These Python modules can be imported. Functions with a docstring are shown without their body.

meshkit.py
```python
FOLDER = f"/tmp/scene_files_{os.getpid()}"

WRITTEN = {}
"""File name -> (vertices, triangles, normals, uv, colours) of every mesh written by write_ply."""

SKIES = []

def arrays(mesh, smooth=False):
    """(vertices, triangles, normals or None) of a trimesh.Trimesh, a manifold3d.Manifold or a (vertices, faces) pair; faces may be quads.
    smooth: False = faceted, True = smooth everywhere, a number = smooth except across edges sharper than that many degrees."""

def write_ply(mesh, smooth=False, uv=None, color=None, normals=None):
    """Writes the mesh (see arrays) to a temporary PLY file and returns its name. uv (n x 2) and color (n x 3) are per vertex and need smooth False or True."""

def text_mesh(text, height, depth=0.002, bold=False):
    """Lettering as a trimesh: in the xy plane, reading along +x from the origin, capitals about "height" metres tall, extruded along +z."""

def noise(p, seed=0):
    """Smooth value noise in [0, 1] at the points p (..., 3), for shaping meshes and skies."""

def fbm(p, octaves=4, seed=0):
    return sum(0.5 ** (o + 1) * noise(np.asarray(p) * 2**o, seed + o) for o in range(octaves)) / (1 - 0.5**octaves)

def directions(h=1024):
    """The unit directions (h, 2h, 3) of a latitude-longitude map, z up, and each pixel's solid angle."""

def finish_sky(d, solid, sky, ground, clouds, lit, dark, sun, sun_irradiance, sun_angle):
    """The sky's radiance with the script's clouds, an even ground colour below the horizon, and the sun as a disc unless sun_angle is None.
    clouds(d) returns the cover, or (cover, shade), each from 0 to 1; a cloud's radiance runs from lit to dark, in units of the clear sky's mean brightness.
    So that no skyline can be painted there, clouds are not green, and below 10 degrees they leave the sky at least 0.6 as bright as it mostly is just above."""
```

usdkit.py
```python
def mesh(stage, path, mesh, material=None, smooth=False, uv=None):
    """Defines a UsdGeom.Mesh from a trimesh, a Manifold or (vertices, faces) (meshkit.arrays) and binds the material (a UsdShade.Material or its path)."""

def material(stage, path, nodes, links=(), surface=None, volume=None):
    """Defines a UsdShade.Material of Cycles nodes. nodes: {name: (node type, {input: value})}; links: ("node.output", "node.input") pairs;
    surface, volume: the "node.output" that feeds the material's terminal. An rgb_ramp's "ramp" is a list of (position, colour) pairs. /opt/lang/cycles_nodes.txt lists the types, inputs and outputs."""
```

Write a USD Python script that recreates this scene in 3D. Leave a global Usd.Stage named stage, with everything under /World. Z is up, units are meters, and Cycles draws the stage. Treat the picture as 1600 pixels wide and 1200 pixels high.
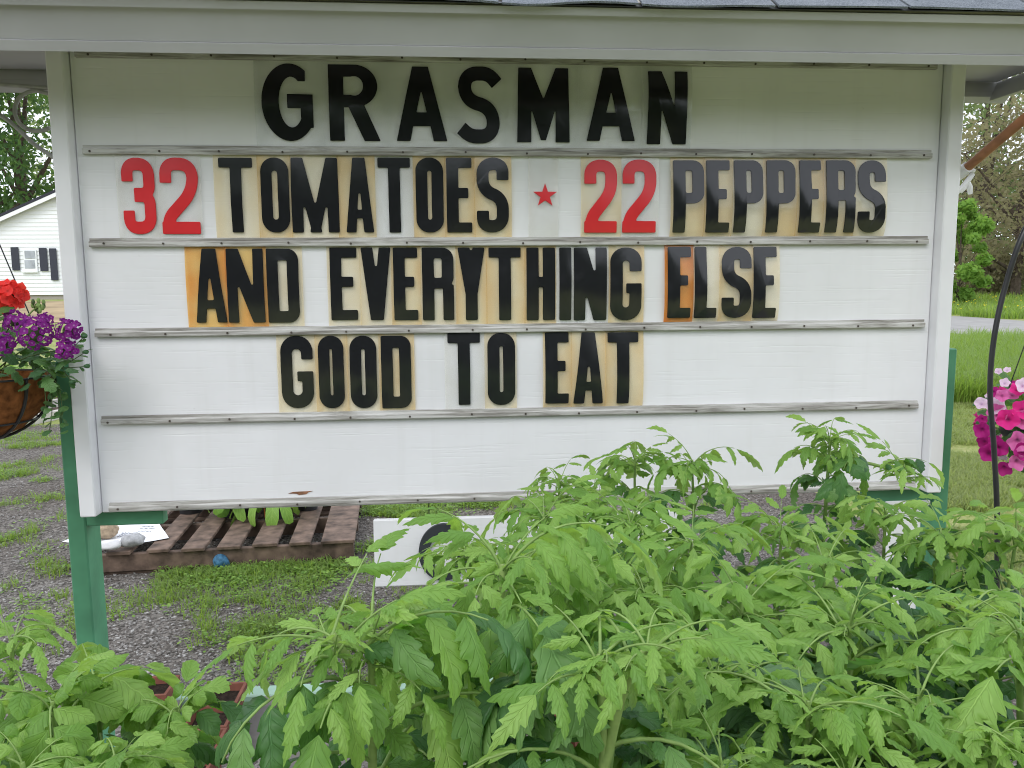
import math, random
import numpy as np, trimesh, usdkit, meshkit
from pxr import Usd, UsdGeom, UsdLux, UsdShade, Gf, Sdf, Vt
from shapely.geometry import Polygon, LineString, Point, box
from shapely.ops import unary_union
from shapely import affinity

rnd = random.Random(7)
rng = np.random.default_rng(11)
stage = Usd.Stage.CreateInMemory()
UsdGeom.SetStageUpAxis(stage, UsdGeom.Tokens.z)
UsdGeom.SetStageMetersPerUnit(stage, 1.0)
UsdGeom.Xform.Define(stage, '/World')
UsdGeom.Scope.Define(stage, '/World/Looks')

# ------------------------------------------------------------------ camera, sky, sun, exposure
EYE = np.array([-0.2101, -2.177, 1.5])
YAW, PITCH, ROLL = (math.radians(a) for a in (4.4287, -6.9621, -0.4359))
EXPOSURE = 0.58
SKY_STRENGTH, SUN_INTENSITY, SUN_ANGLE = 0.10, 0.22, 25.0
SUN_TO = np.array([-0.35, -0.62, 0.80]); SUN_TO /= np.linalg.norm(SUN_TO)

FWD = np.array([math.sin(YAW) * math.cos(PITCH), math.cos(YAW) * math.cos(PITCH), math.sin(PITCH)])
_r = np.array([math.cos(YAW), -math.sin(YAW), 0.0]); _u = np.cross(_r, FWD)
RIGHT = math.cos(ROLL) * _r + math.sin(ROLL) * _u
UP = -math.sin(ROLL) * _r + math.cos(ROLL) * _u
cam = UsdGeom.Camera.Define(stage, '/World/camera')
cam.CreateHorizontalApertureAttr(36.0); cam.CreateVerticalApertureAttr(27.0)
cam.CreateFocalLengthAttr(36.0 * 1230.0 / 1600.0)
cam.CreateClippingRangeAttr(Gf.Vec2f(0.05, 2000.0))
cam.CreateExposureAttr(EXPOSURE)
cam.AddTransformOp().Set(Gf.Matrix4d(*RIGHT, 0, *UP, 0, *(-FWD), 0, *EYE, 1))

elev = math.asin(SUN_TO[2]); rot = math.atan2(SUN_TO[0], SUN_TO[1])
dome = UsdLux.DomeLight.Define(stage, '/World/sky'); dome.CreateIntensityAttr(1.0)
skymat = usdkit.material(stage, '/World/Looks/overcast_sky', {
    'sky': ('sky_texture', {'sky_type': 'single_scattering', 'sun_disc': False, 'sun_elevation': elev, 'sun_rotation': rot}),
    'tc': ('texture_coordinate', {}),
    'n': ('noise_texture', {'scale': 2.2, 'detail': 5.0, 'roughness': 0.55}),
    'cover': ('map_range', {'from_min': 0.25, 'from_max': 0.6, 'to_min': 0.86, 'to_max': 0.97, 'clamp': True}),
    'cl': ('rgb_ramp', {'ramp': [(0.3, (8.3, 8.9, 9.9)), (0.7, (10.3, 10.8, 11.6))]}),
    'mix': ('mix', {}),
    'bg': ('background_shader', {'strength': SKY_STRENGTH})},
    [('tc.generated', 'n.vector'), ('n.fac', 'cover.value'), ('n.fac', 'cl.fac'), ('cover.result', 'mix.fac'), ('sky.color', 'mix.color1'),
     ('cl.color', 'mix.color2'), ('mix.color', 'bg.color')], surface='bg.background')
UsdShade.MaterialBindingAPI.Apply(dome.GetPrim()).Bind(skymat)
dome.GetPrim().SetCustomDataByKey('kind', 'structure')
sun = UsdLux.DistantLight.Define(stage, '/World/sun')
sun.CreateIntensityAttr(SUN_INTENSITY); sun.CreateAngleAttr(SUN_ANGLE); sun.CreateNormalizeAttr(True); sun.CreateColorAttr(Gf.Vec3f(1.0, 0.98, 0.95))
_q = Gf.Rotation(Gf.Vec3d(0, 0, 1), Gf.Vec3d(*SUN_TO))
sun.AddTransformOp().Set(Gf.Matrix4d(_q, Gf.Vec3d(0, 0, 30)))

# ------------------------------------------------------------------ helpers
def at(x, y, depth):
    """World point that lies depth metres ahead of the viewer, seen at x, y of the 1600 x 1200 photograph."""
    return EYE + depth * (FWD + (x - 800) / 1230.0 * RIGHT + (600 - y) / 1230.0 * UP)
def on(axis, value, x, y):
    d = FWD + (x - 800) / 1230.0 * RIGHT + (600 - y) / 1230.0 * UP
    return EYE + (value - EYE[axis]) / d[axis] * d
used, origin = {}, {}
def numbered(parent, name):
    k = used.get((parent, name), -1) + 1; used[(parent, name)] = k
    return f'{parent}/{name}' if k == 0 else f'{parent}/{name}_{k:03d}'
def tag(p, label=None, cat=None, group=None, kind=None):
    p = p.GetPrim() if hasattr(p, 'GetPrim') else p
    for k, v in (('label', label), ('category', cat), ('group', group), ('kind', kind)):
        if v: p.SetCustomDataByKey(k, v)
    return p
def thing(name, label, cat, loc=(0, 0, 0), group=None):
    path = numbered('/World', name); x = UsdGeom.Xform.Define(stage, path)
    x.AddTranslateOp().Set(Gf.Vec3d(*map(float, loc))); origin[path] = np.array(loc, float)
    tag(x, label, cat, group)
    return path
def root_of(path):
    return '/' + '/'.join(path.split('/')[1:3])
def part(name, mesh, mat, parent='/World', smooth=False, uv=None, label=None, kind=None):
    path = numbered(parent, name)
    if parent != '/World':
        o = origin.get(root_of(parent))
        if o is not None:
            if isinstance(mesh, tuple): mesh = (np.asarray(mesh[0]) - o, mesh[1])
            else: mesh = trimesh.Trimesh(np.asarray(mesh.vertices) - o, mesh.faces, process=False)
    m = usdkit.mesh(stage, path, mesh, mat, smooth=smooth, uv=uv)
    tag(m, label=label, kind=kind)
    return path
def struct(name, mesh, mat, **k):
    return part(name, mesh, mat, kind='structure', **k)
def cat_(ms):
    return trimesh.util.concatenate([m if isinstance(m, trimesh.Trimesh) else trimesh.Trimesh(m[0], m[1], process=False) for m in ms])
def bx(x0, x1, y0, y1, z0, z1, c=0.002):
    c = min(c, (x1 - x0) * .3, (y1 - y0) * .3, (z1 - z0) * .3)
    v = []
    for sx in (0, 1):
        for sy in (0, 1):
            for sz in (0, 1):
                X, Y, Z = (x0, x1)[sx], (y0, y1)[sy], (z0, z1)[sz]; a, b, d = (c, -c)[sx], (c, -c)[sy], (c, -c)[sz]
                v += [(X + a, Y + b, Z), (X + a, Y, Z + d), (X, Y + b, Z + d)]
    return trimesh.Trimesh(np.array(v)).convex_hull
def obox(center, size, rz=0.0, c=0.002, rx=0.0, ry=0.0):
    m = bx(-size[0] / 2, size[0] / 2, -size[1] / 2, size[1] / 2, -size[2] / 2, size[2] / 2, c)
    T = trimesh.transformations.euler_matrix(rx, ry, rz); T[:3, 3] = center
    m.apply_transform(T); return m
def tube(points, radii, sides=8, caps=True):
    p = np.asarray(points, float); n = len(p); radii = np.broadcast_to(np.asarray(radii, float), (n,))
    t = np.gradient(p, axis=0); t /= np.linalg.norm(t, axis=1, keepdims=True) + 1e-12
    a = np.cross(t[0], [0, 0, 1.0] if abs(t[0][2]) < .9 else [1.0, 0, 0]); A = []
    for i in range(n):
        a = a - t[i] * (a @ t[i]); a /= np.linalg.norm(a) + 1e-12; A.append(a)
    A = np.array(A); B = np.cross(t, A); ang = np.arange(sides) * 2 * np.pi / sides
    v = (p[:, None] + radii[:, None, None] * (np.cos(ang)[None, :, None] * A[:, None] + np.sin(ang)[None, :, None] * B[:, None])).reshape(-1, 3)
    i, j = np.meshgrid(np.arange(n - 1), np.arange(sides), indexing='ij')
    q = np.stack([i * sides + j, i * sides + (j + 1) % sides, (i + 1) * sides + (j + 1) % sides, (i + 1) * sides + j], -1).reshape(-1, 4)
    f = np.vstack([q[:, [0, 1, 2]], q[:, [0, 2, 3]]])
    if caps:
        v = np.vstack([v, p[:1], p[-1:]]); k = np.arange(sides); k2 = (k + 1) % sides
        f = np.vstack([f, np.stack([k2, k, np.full(sides, n * sides)], 1), np.stack([(n - 1) * sides + k, (n - 1) * sides + k2, np.full(sides, n * sides + 1)], 1)])
    return trimesh.Trimesh(v, f, process=False)
def bez(pts, n=12):
    pts = np.asarray(pts, float); m = len(pts) - 1; t = np.linspace(0, 1, n)[:, None]
    return sum(math.comb(m, k) * (1 - t) ** (m - k) * t ** k * pts[k] for k in range(m + 1))
def catmull(pts, n=8):
    p = np.asarray(pts, float); p = np.vstack([2 * p[0] - p[1], p, 2 * p[-1] - p[-2]]); out = []
    for i in range(1, len(p) - 2):
        for t in np.linspace(0, 1, n, endpoint=False):
            out.append(.5 * (2 * p[i] + (p[i + 1] - p[i - 1]) * t + (2 * p[i - 1] - 5 * p[i] + 4 * p[i + 1] - p[i + 2]) * t ** 2 + (3 * p[i] - p[i - 1] - 3 * p[i + 1] + p[i + 2]) * t ** 3))
    return np.array(out + [p[-2]])
def lathe(profile, center, n=32):
    pr = np.asarray(profile, float); ang = np.arange(n) * 2 * np.pi / n
    v = np.stack([pr[:, None, 0] * np.cos(ang), pr[:, None, 0] * np.sin(ang), np.broadcast_to(pr[:, None, 1], (len(pr), n))], -1).reshape(-1, 3) + np.asarray(center)
    i, j = np.meshgrid(np.arange(len(pr) - 1), np.arange(n), indexing='ij')
    q = np.stack([i * n + j, i * n + (j + 1) % n, (i + 1) * n + (j + 1) % n, (i + 1) * n + j], -1).reshape(-1, 4)
    return trimesh.Trimesh(v, np.vstack([q[:, [0, 1, 2]], q[:, [0, 2, 3]]]), process=False)
def xprofile(poly_yz, x0, x1):
    """A profile in y, z run along x."""
    m = trimesh.creation.extrude_polygon(Polygon(poly_yz), x1 - x0, engine='earcut')
    v = np.asarray(m.vertices); return trimesh.Trimesh(np.stack([v[:, 2] + x0, v[:, 0], v[:, 1]], 1), m.faces)
def lump(center, size, seed, amp=.25, sub=2):
    m = trimesh.creation.icosphere(sub); v = np.asarray(m.vertices)
    v = v * (1 + amp * (meshkit.fbm(v * 1.3 + seed * 7.1, 3, seed) - .5)[:, None] * 2)
    return trimesh.Trimesh(v * np.asarray(size) + np.asarray(center), m.faces, process=False)

# ------------------------------------------------------------------ materials
M = {}
def mat(name, nodes, links, surface, volume=None):
    M[name] = usdkit.material(stage, '/World/Looks/' + name, nodes, links, surface=surface); return M[name]
def plain(name, col, rough=.5, spec=.5, vary=.12, scale=20.0, bump=0.0, metallic=0.0, bscale=None):
    c = np.array(col); lo, hi = c * (1 - vary), np.minimum(c * (1 + vary), .95)
    nodes = {'tc': ('texture_coordinate', {}), 'n': ('noise_texture', {'scale': scale, 'detail': 4.0}), 'r': ('rgb_ramp', {'ramp': [(.3, tuple(lo)), (.7, tuple(hi))]}),
             'p': ('principled_bsdf', {'roughness': rough, 'specular_ior_level': spec, 'metallic': metallic})}
    links = [('tc.object', 'n.vector'), ('n.fac', 'r.fac'), ('r.color', 'p.base_color')]
    if bump:
        nodes['nb'] = ('noise_texture', {'scale': bscale or scale * 3, 'detail': 4.0}); nodes['b'] = ('bump', {'strength': bump, 'distance': .002})
        links += [('tc.object', 'nb.vector'), ('nb.fac', 'b.height'), ('b.normal', 'p.normal')]
    return mat(name, nodes, links, 'p.BSDF')
# painted plywood: fine grain checks running along x, faint grime
mat('white_paint', {'g': ('geometry', {}), 'm': ('mapping', {'scale': (3.0, 30.0, 150.0)}), 'n': ('noise_texture', {'scale': 1.0, 'detail': 5.0, 'roughness': .6}),
    'chk': ('map_range', {'from_min': .56, 'from_max': .72, 'to_min': 0.0, 'to_max': 1.0, 'clamp': True}),
    'n2': ('noise_texture', {'scale': 2.2, 'detail': 6.0, 'roughness': .6}), 'r': ('rgb_ramp', {'ramp': [(.3, (.745, .742, .755)), (.65, (.83, .825, .845))]}),
    'n3': ('noise_texture', {'scale': 26.0, 'detail': 3.0}), 'spot': ('map_range', {'from_min': .75, 'from_max': .80, 'to_min': 0.0, 'to_max': .35, 'clamp': True}),
    'mx': ('mix', {'color2': (.42, .40, .35)}), 'ms': ('mapping', {'scale': (21.0, 1.0, 1.1)}), 'ns': ('noise_texture', {'scale': 1.0, 'detail': 5.0, 'roughness': .6}), 'stk': ('map_range', {'from_min': .54, 'from_max': .76, 'to_min': 0.0, 'to_max': .11, 'clamp': True}), 'mx2': ('mix', {'color2': (.52, .50, .45)}),
    'b': ('bump', {'strength': .35, 'distance': .0012, 'invert': True}),
    'p': ('principled_bsdf', {'roughness': .55, 'specular_ior_level': .35})},
    [('g.position', 'm.vector'), ('m.vector', 'n.vector'), ('n.fac', 'chk.value'), ('g.position', 'n2.vector'), ('n2.fac', 'r.fac'), ('g.position', 'n3.vector'), ('n3.fac', 'spot.value'),
     ('spot.result', 'mx.fac'), ('r.color', 'mx.color1'), ('g.position', 'ms.vector'), ('ms.vector', 'ns.vector'), ('ns.fac', 'stk.value'), ('stk.result', 'mx2.fac'), ('mx.color', 'mx2.color1'), ('mx2.color', 'p.base_color'), ('chk.result', 'b.height'), ('b.normal', 'p.normal')], 'p.BSDF')
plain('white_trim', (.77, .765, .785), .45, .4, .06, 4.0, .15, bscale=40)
plain('shaded_trim', (.44, .437, .445), .5, .35, .06, 4.0, .15, bscale=40)  # white trim greyed for the roof boards: their shade is put into the colour
# weathered rail: worn white over grey wood
mat('weathered_rail', {'g': ('geometry', {}), 'm': ('mapping', {'scale': (5.0, 60.0, 90.0)}), 'n': ('noise_texture', {'scale': 1.0, 'detail': 6.0, 'roughness': .65, 'distortion': .6}),
    'r': ('rgb_ramp', {'ramp': [(.32, (.15, .138, .12)), (.47, (.36, .345, .32)), (.60, (.58, .57, .55))]}), 'b': ('bump', {'strength': .4, 'distance': .002}),
    'p': ('principled_bsdf', {'roughness': .65, 'specular_ior_level': .3})},
    [('g.position', 'm.vector'), ('m.vector', 'n.vector'), ('n.fac', 'r.fac'), ('r.color', 'p.base_color'), ('n.fac', 'b.height'), ('b.normal', 'p.normal')], 'p.BSDF')
plain('nail', (.07, .055, .045), .6, .4, .3)
plain('green_paint', (.072, .235, .128), .5, .4, .26, 7.0, .5, bscale=55)
plain('pale_green_paint', (.27, .42, .33), .5, .4, .12, 9.0, .15)
plain('letter_black', (.012, .012, .014), .15, .62, .1, 20.0, .06, bscale=30)
plain('letter_red', (.68, .030, .038), .28, .5, .06, 20.0, .05, bscale=30)
plain('dark_metal', (.02, .02, .022), .4, .5, .2)
plain('grey_iron', (.34, .34, .33), .55, .4, .2, 30)
plain('bare_wood', (.26, .13, .075), .8, .2, .35, 60)
def card(name, tint, haze, edge):
    """Thin letter sheet: tinted, slightly milky, glossy; yellowing runs deeper in blotches and along the sheet's own edges."""
    mat(name, {'g': ('geometry', {}), 'n': ('noise_texture', {'scale': 9.0, 'detail': 4.0}), 'a_': ('attribute', {'attribute': 'st'}), 's': ('separate_xyz', {}), 'ab': ('math', {'math_type': 'absolute'}),
        'ed': ('map_range', {'from_min': .45, 'from_max': 1.0, 'to_min': .0, 'to_max': .26, 'clamp': True}), 'w': ('math', {'math_type': 'subtract'}), 'r': ('rgb_ramp', {'ramp': [(.22, tuple(edge)), (.60, tuple(tint))]}),
        't': ('transparent_bsdf', {}), 'd': ('principled_bsdf', {'roughness': .5, 'specular_ior_level': .0}), 'a': ('mix_closure', {'fac': haze}),
        'nb': ('noise_texture', {'scale': 16.0, 'detail': 2.0}), 'b': ('bump', {'strength': .25, 'distance': .003}),
        'gl': ('glossy_bsdf', {'color': (1, 1, 1), 'roughness': .10}), 'fr': ('fresnel', {'IOR': 1.5}), 'nb_': ('math', {'math_type': 'subtract', 'value1': 1.0}), 'fm': ('math', {'math_type': 'multiply'}), 'o': ('mix_closure', {})},
        [('g.position', 'n.vector'), ('a_.vector', 's.vector'), ('s.x', 'ab.value1'), ('ab.value', 'ed.value'), ('n.fac', 'w.value1'), ('ed.result', 'w.value2'), ('w.value', 'r.fac'), ('r.color', 't.color'), ('r.color', 'd.base_color'), ('t.BSDF', 'a.closure1'), ('d.BSDF', 'a.closure2'),
         ('g.position', 'nb.vector'), ('nb.fac', 'b.height'), ('b.normal', 'gl.normal'), ('g.backfacing', 'nb_.value2'), ('fr.fac', 'fm.value1'), ('nb_.value', 'fm.value2'), ('fm.value', 'o.fac'), ('a.closure', 'o.closure1'), ('gl.BSDF', 'o.closure2')], 'o.closure')
card('clear_sheet', (.995, .995, .995), .12, (.93, .935, .93))
card('milky_sheet', (.955, .955, .948), .14, (.925, .92, .90))
card('cream_sheet', (.955, .935, .868), .09, (.945, .90, .79))
card('yellow_sheet', (.945, .908, .80), .10, (.93, .845, .67))
card('amber_sheet', (.96, .85, .58), .11, (.94, .71, .37))
card('orange_sheet', (.94, .70, .36), .14, (.89, .54, .19))
# asphalt shingles with mineral grain
mat('shingle', {'g': ('geometry', {}), 'v': ('voronoi_texture', {'scale': 420.0}), 'n': ('noise_texture', {'scale': 14.0, 'detail': 5.0}), 'mx': ('mix', {'fac': .55}),
    'r': ('rgb_ramp', {'ramp': [(.3, (.10, .115, .135)), (.7, (.24, .26, .29))]}), 'b': ('bump', {'strength': .6, 'distance': .002}), 'p': ('principled_bsdf', {'roughness': .9, 'specular_ior_level': .2})},
    [('g.position', 'v.vector'), ('g.position', 'n.vector'), ('v.color', 'mx.color1'), ('n.color', 'mx.color2'), ('mx.color', 'r.fac'), ('r.color', 'p.base_color'), ('v.distance', 'b.height'), ('b.normal', 'p.normal')], 'p.BSDF')

def leafmat(name, ramp, back, trans, tw=.32, rough=.48, veins=7.0, vein_mul=1.7):
    """Leaf with its own midrib and side veins from st (u along, v across); the whole part of u is the leaf's own tone."""
    mat(name, {'a': ('attribute', {'attribute': 'st'}), 's': ('separate_xyz', {}), 'fl': ('math', {'math_type': 'floor'}), 'tone': ('math', {'math_type': 'multiply', 'value2': .1}),
        'fr': ('math', {'math_type': 'fraction'}), 'av': ('math', {'math_type': 'absolute'}),
        'mid': ('map_range', {'from_min': .02, 'from_max': .075, 'to_min': 1.0, 'to_max': 0.0, 'clamp': True}),
        'k': ('math', {'math_type': 'multiply', 'value2': veins}), 'kk': ('math', {'math_type': 'multiply_add', 'value2': -1.2}), 'pp': ('math', {'math_type': 'pingpong', 'value2': .5}),
        'lat': ('map_range', {'from_min': .02, 'from_max': .13, 'to_min': .75, 'to_max': 0.0, 'clamp': True}), 'vein': ('math', {'math_type': 'maximum'}),
        'g': ('geometry', {}), 'n': ('noise_texture', {'scale': 55.0, 'detail': 3.0}), 'nn': ('math', {'math_type': 'multiply_add', 'value2': .5}), 'sh': ('math', {'math_type': 'subtract', 'value2': .25}),
        'r': ('rgb_ramp', {'ramp': ramp}), 'vc': ('mix', {'mix_type': 'multiply', 'color2': (vein_mul, vein_mul * .93, vein_mul * 1.1)}), 'vs': ('math', {'math_type': 'multiply', 'value2': .7}),
        'bf': ('mix', {'color2': back}), 'h': ('math', {'math_type': 'multiply', 'value2': -1.0}), 'h2': ('math', {'math_type': 'multiply_add', 'value2': .35}),
        'b': ('bump', {'strength': .7, 'distance': .0022}),
        'p': ('principled_bsdf', {'roughness': rough, 'specular_ior_level': .36}), 'tl': ('translucent_bsdf', {'color': trans}), 'mx': ('mix_closure', {'fac': tw})},
        [('a.vector', 's.vector'), ('s.x', 'fl.value1'), ('fl.value', 'tone.value1'), ('s.x', 'fr.value1'), ('s.y', 'av.value1'), ('av.value', 'mid.value'), ('fr.value', 'k.value1'),
         ('av.value', 'kk.value1'), ('k.value', 'kk.value3'), ('kk.value', 'pp.value1'), ('pp.value', 'lat.value'), ('mid.result', 'vein.value1'), ('lat.result', 'vein.value2'),
         ('g.position', 'n.vector'), ('n.fac', 'nn.value1'), ('tone.value', 'nn.value3'), ('nn.value', 'sh.value1'), ('sh.value', 'r.fac'), ('r.color', 'vc.color1'), ('vein.value', 'vs.value1'), ('vs.value', 'vc.fac'),
         ('vc.color', 'bf.color1'), ('g.backfacing', 'bf.fac'), ('bf.color', 'p.base_color'), ('vein.value', 'h.value1'), ('n.fac', 'h2.value1'), ('h.value', 'h2.value3'), ('h2.value', 'b.height'), ('b.normal', 'p.normal'),
         ('p.BSDF', 'mx.closure1'), ('tl.BSDF', 'mx.closure2')], 'mx.closure')
leafmat('tomato_leaf', [(0.0, (.058, .142, .044)), (.5, (.106, .226, .062)), (1.0, (.170, .310, .088))], (.20, .31, .15), (.18, .44, .03))
leafmat('tomato_grey_leaf', [(0.0, (.072, .148, .066)), (.5, (.122, .222, .098)), (1.0, (.180, .295, .138))], (.24, .33, .20), (.18, .38, .06), .24, .42)
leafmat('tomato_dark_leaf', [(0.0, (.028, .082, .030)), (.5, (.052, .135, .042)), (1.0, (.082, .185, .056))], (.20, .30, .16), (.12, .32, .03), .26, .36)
leafmat('tomato_young_leaf', [(0.0, (.120, .245, .046)), (.5, (.190, .340, .064)), (1.0, (.270, .430, .100))], (.32, .44, .21), (.38, .62, .08), .34)
leafmat('tomato_yellow_leaf', [(0.0, (.34, .38, .08)), (.5, (.48, .46, .12)), (1.0, (.55, .50, .18))], (.45, .42, .18), (.5, .5, .1), .3)
leafmat('basket_leaf', [(0.0, (.035, .095, .035)), (.5, (.06, .14, .045)), (1.0, (.10, .21, .06))], (.12, .19, .09), (.14, .32, .04), .25)
leafmat('lettuce_leaf', [(0.0, (.12, .27, .04)), (.5, (.2, .38, .06)), (1.0, (.3, .46, .1))], (.3, .42, .15), (.3, .5, .06), .3)
leafmat('grass_blade', [(0.0, (.14, .25, .035)), (.5, (.22, .35, .05)), (1.0, (.34, .42, .09))], (.18, .27, .06), (.3, .45, .06), .3, .5)
leafmat('weed_leaf', [(0.0, (.13, .26, .04)), (.5, (.20, .35, .055)), (1.0, (.28, .43, .08))], (.18, .28, .08), (.26, .46, .06), .3, .5)
plain('tomato_stem', (.20, .30, .085), .55, .35, .2, 60, .3)
plain('pale_stem', (.27, .37, .12), .6, .3, .15, 70, .3)
plain('dark_stem', (.07, .11, .035), .6, .3, .2, 60)
plain('terracotta', (.21, .078, .052), .75, .3, .25, 30, .2)
plain('potting_soil', (.030, .022, .017), .95, .1, .5, 120, 1.0)
plain('black_pot', (.016, .016, .018), .45, .45, .3)
plain('orange_print', (.50, .13, .05), .6, .3, .2)
plain('pallet_wood', (.135, .092, .070), .75, .3, .6, 14, .7, bscale=90)
plain('paper', (.82, .83, .86), .7, .2, .03)
plain('ink', (.25, .26, .30), .8, .1, .2)
plain('tan_stone', (.34, .26, .18), .85, .2, .3, 50, .5)
plain('grey_stone', (.36, .36, .37), .85, .2, .3, 50, .5)
plain('blue_paint', (.045, .14, .24), .7, .3, .4, 60, .5)
plain('coir', (.20, .075, .025), .95, .1, .5, 45, 1.0, bscale=120)
plain('brown_dowel', (.30, .13, .062), .55, .4, .3, 30)
plain('siding', (.84, .85, .88), .5, .3, .02)
plain('shutter', (.035, .037, .055), .5, .4, .1)
plain('window_glass', (.36, .38, .42), .15, .6, .25, 2)
plain('foundation', (.36, .33, .29), .9, .2, .1)
plain('house_roof', (.045, .045, .06), .9, .2, .2)
plain('bark', (.085, .065, .05), .9, .2, .4, 6, .6)
plain('timber', (.42, .40, .36), .8, .2, .25, 10)
plain('old_slat', (.17, .16, .15), .85, .2, .3, 10, .5)
plain('soil', (.085, .062, .05), .95, .1, .35, 3, .8, bscale=30)
plain('field', (.34, .26, .16), .95, .1, .3, .6, .5)
def crownmat(name, cols, trans):
    mat(name, {'g': ('geometry', {}), 'r': ('rgb_ramp', {'ramp': [(0, cols[0]), (.5, cols[1]), (1, cols[2])]}), 'p': ('principled_bsdf', {'roughness': .6, 'specular_ior_level': .25}),
        'tl': ('translucent_bsdf', {'color': trans}), 'mx': ('mix_closure', {'fac': .42})},
        [('g.random_per_island', 'r.fac'), ('r.color', 'p.base_color'), ('p.BSDF', 'mx.closure1'), ('tl.BSDF', 'mx.closure2')], 'mx.closure')
crownmat('dark_foliage', [(.025, .06, .02), (.045, .095, .028), (.085, .15, .04)], (.16, .28, .06))
crownmat('bronze_foliage', [(.17, .15, .085), (.27, .24, .125), (.34, .335, .15)], (.36, .34, .16))
crownmat('olive_foliage', [(.11, .145, .06), (.19, .24, .09), (.28, .34, .13)], (.30, .40, .13))
crownmat('bright_foliage', [(.13, .25, .04), (.22, .38, .065), (.30, .46, .10)], (.36, .55, .10))
# ground covers
mat('gravel', {'g': ('geometry', {}), 'v': ('voronoi_texture', {'scale': 82.0, 'randomness': 1.0}), 'v2': ('voronoi_texture', {'scale': 190.0}), 'n': ('noise_texture', {'scale': 1.1, 'detail': 6.0}),
    'bw': ('rgb_to_bw', {}), 'r': ('rgb_ramp', {'ramp': [(.10, (.10, .091, .082)), (.45, (.21, .197, .182)), (.75, (.33, .315, .295)), (.97, (.47, .45, .43))]}),
    'r2': ('rgb_ramp', {'ramp': [(.35, (.62, .56, .52)), (.65, (1.05, 1.02, 1.0))]}), 'mx': ('mix', {'mix_type': 'multiply', 'fac': 1.0}),
    'ad': ('math', {'math_type': 'add'}), 'b': ('bump', {'strength': .9, 'distance': .012, 'invert': True}), 'p': ('principled_bsdf', {'roughness': .9, 'specular_ior_level': .2})},
    [('g.position', 'v.vector'), ('g.position', 'v2.vector'), ('g.position', 'n.vector'), ('v.color', 'bw.color'), ('bw.val', 'r.fac'), ('n.fac', 'r2.fac'), ('r.color', 'mx.color1'), ('r2.color', 'mx.color2'), ('mx.color', 'p.base_color'),
     ('v.distance', 'ad.value1'), ('v2.distance', 'ad.value2'), ('ad.value', 'b.height'), ('b.normal', 'p.normal')], 'p.BSDF')
mat('pebble', {'oi': ('geometry', {}), 'r': ('rgb_ramp', {'ramp': [(0, (.10, .091, .082)), (.55, (.205, .192, .178)), (.85, (.27, .255, .245)), (1, (.40, .385, .37))]}), 'n': ('noise_texture', {'scale': 75.0, 'detail': 0.0}),
    'w': ('map_range', {'from_min': .3, 'from_max': .7, 'clamp': True}), 'p': ('principled_bsdf', {'roughness': .85, 'specular_ior_level': .25})},
    [('oi.position', 'n.vector'), ('n.fac', 'w.value'), ('w.result', 'r.fac'), ('r.color', 'p.base_color')], 'p.BSDF')
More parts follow.
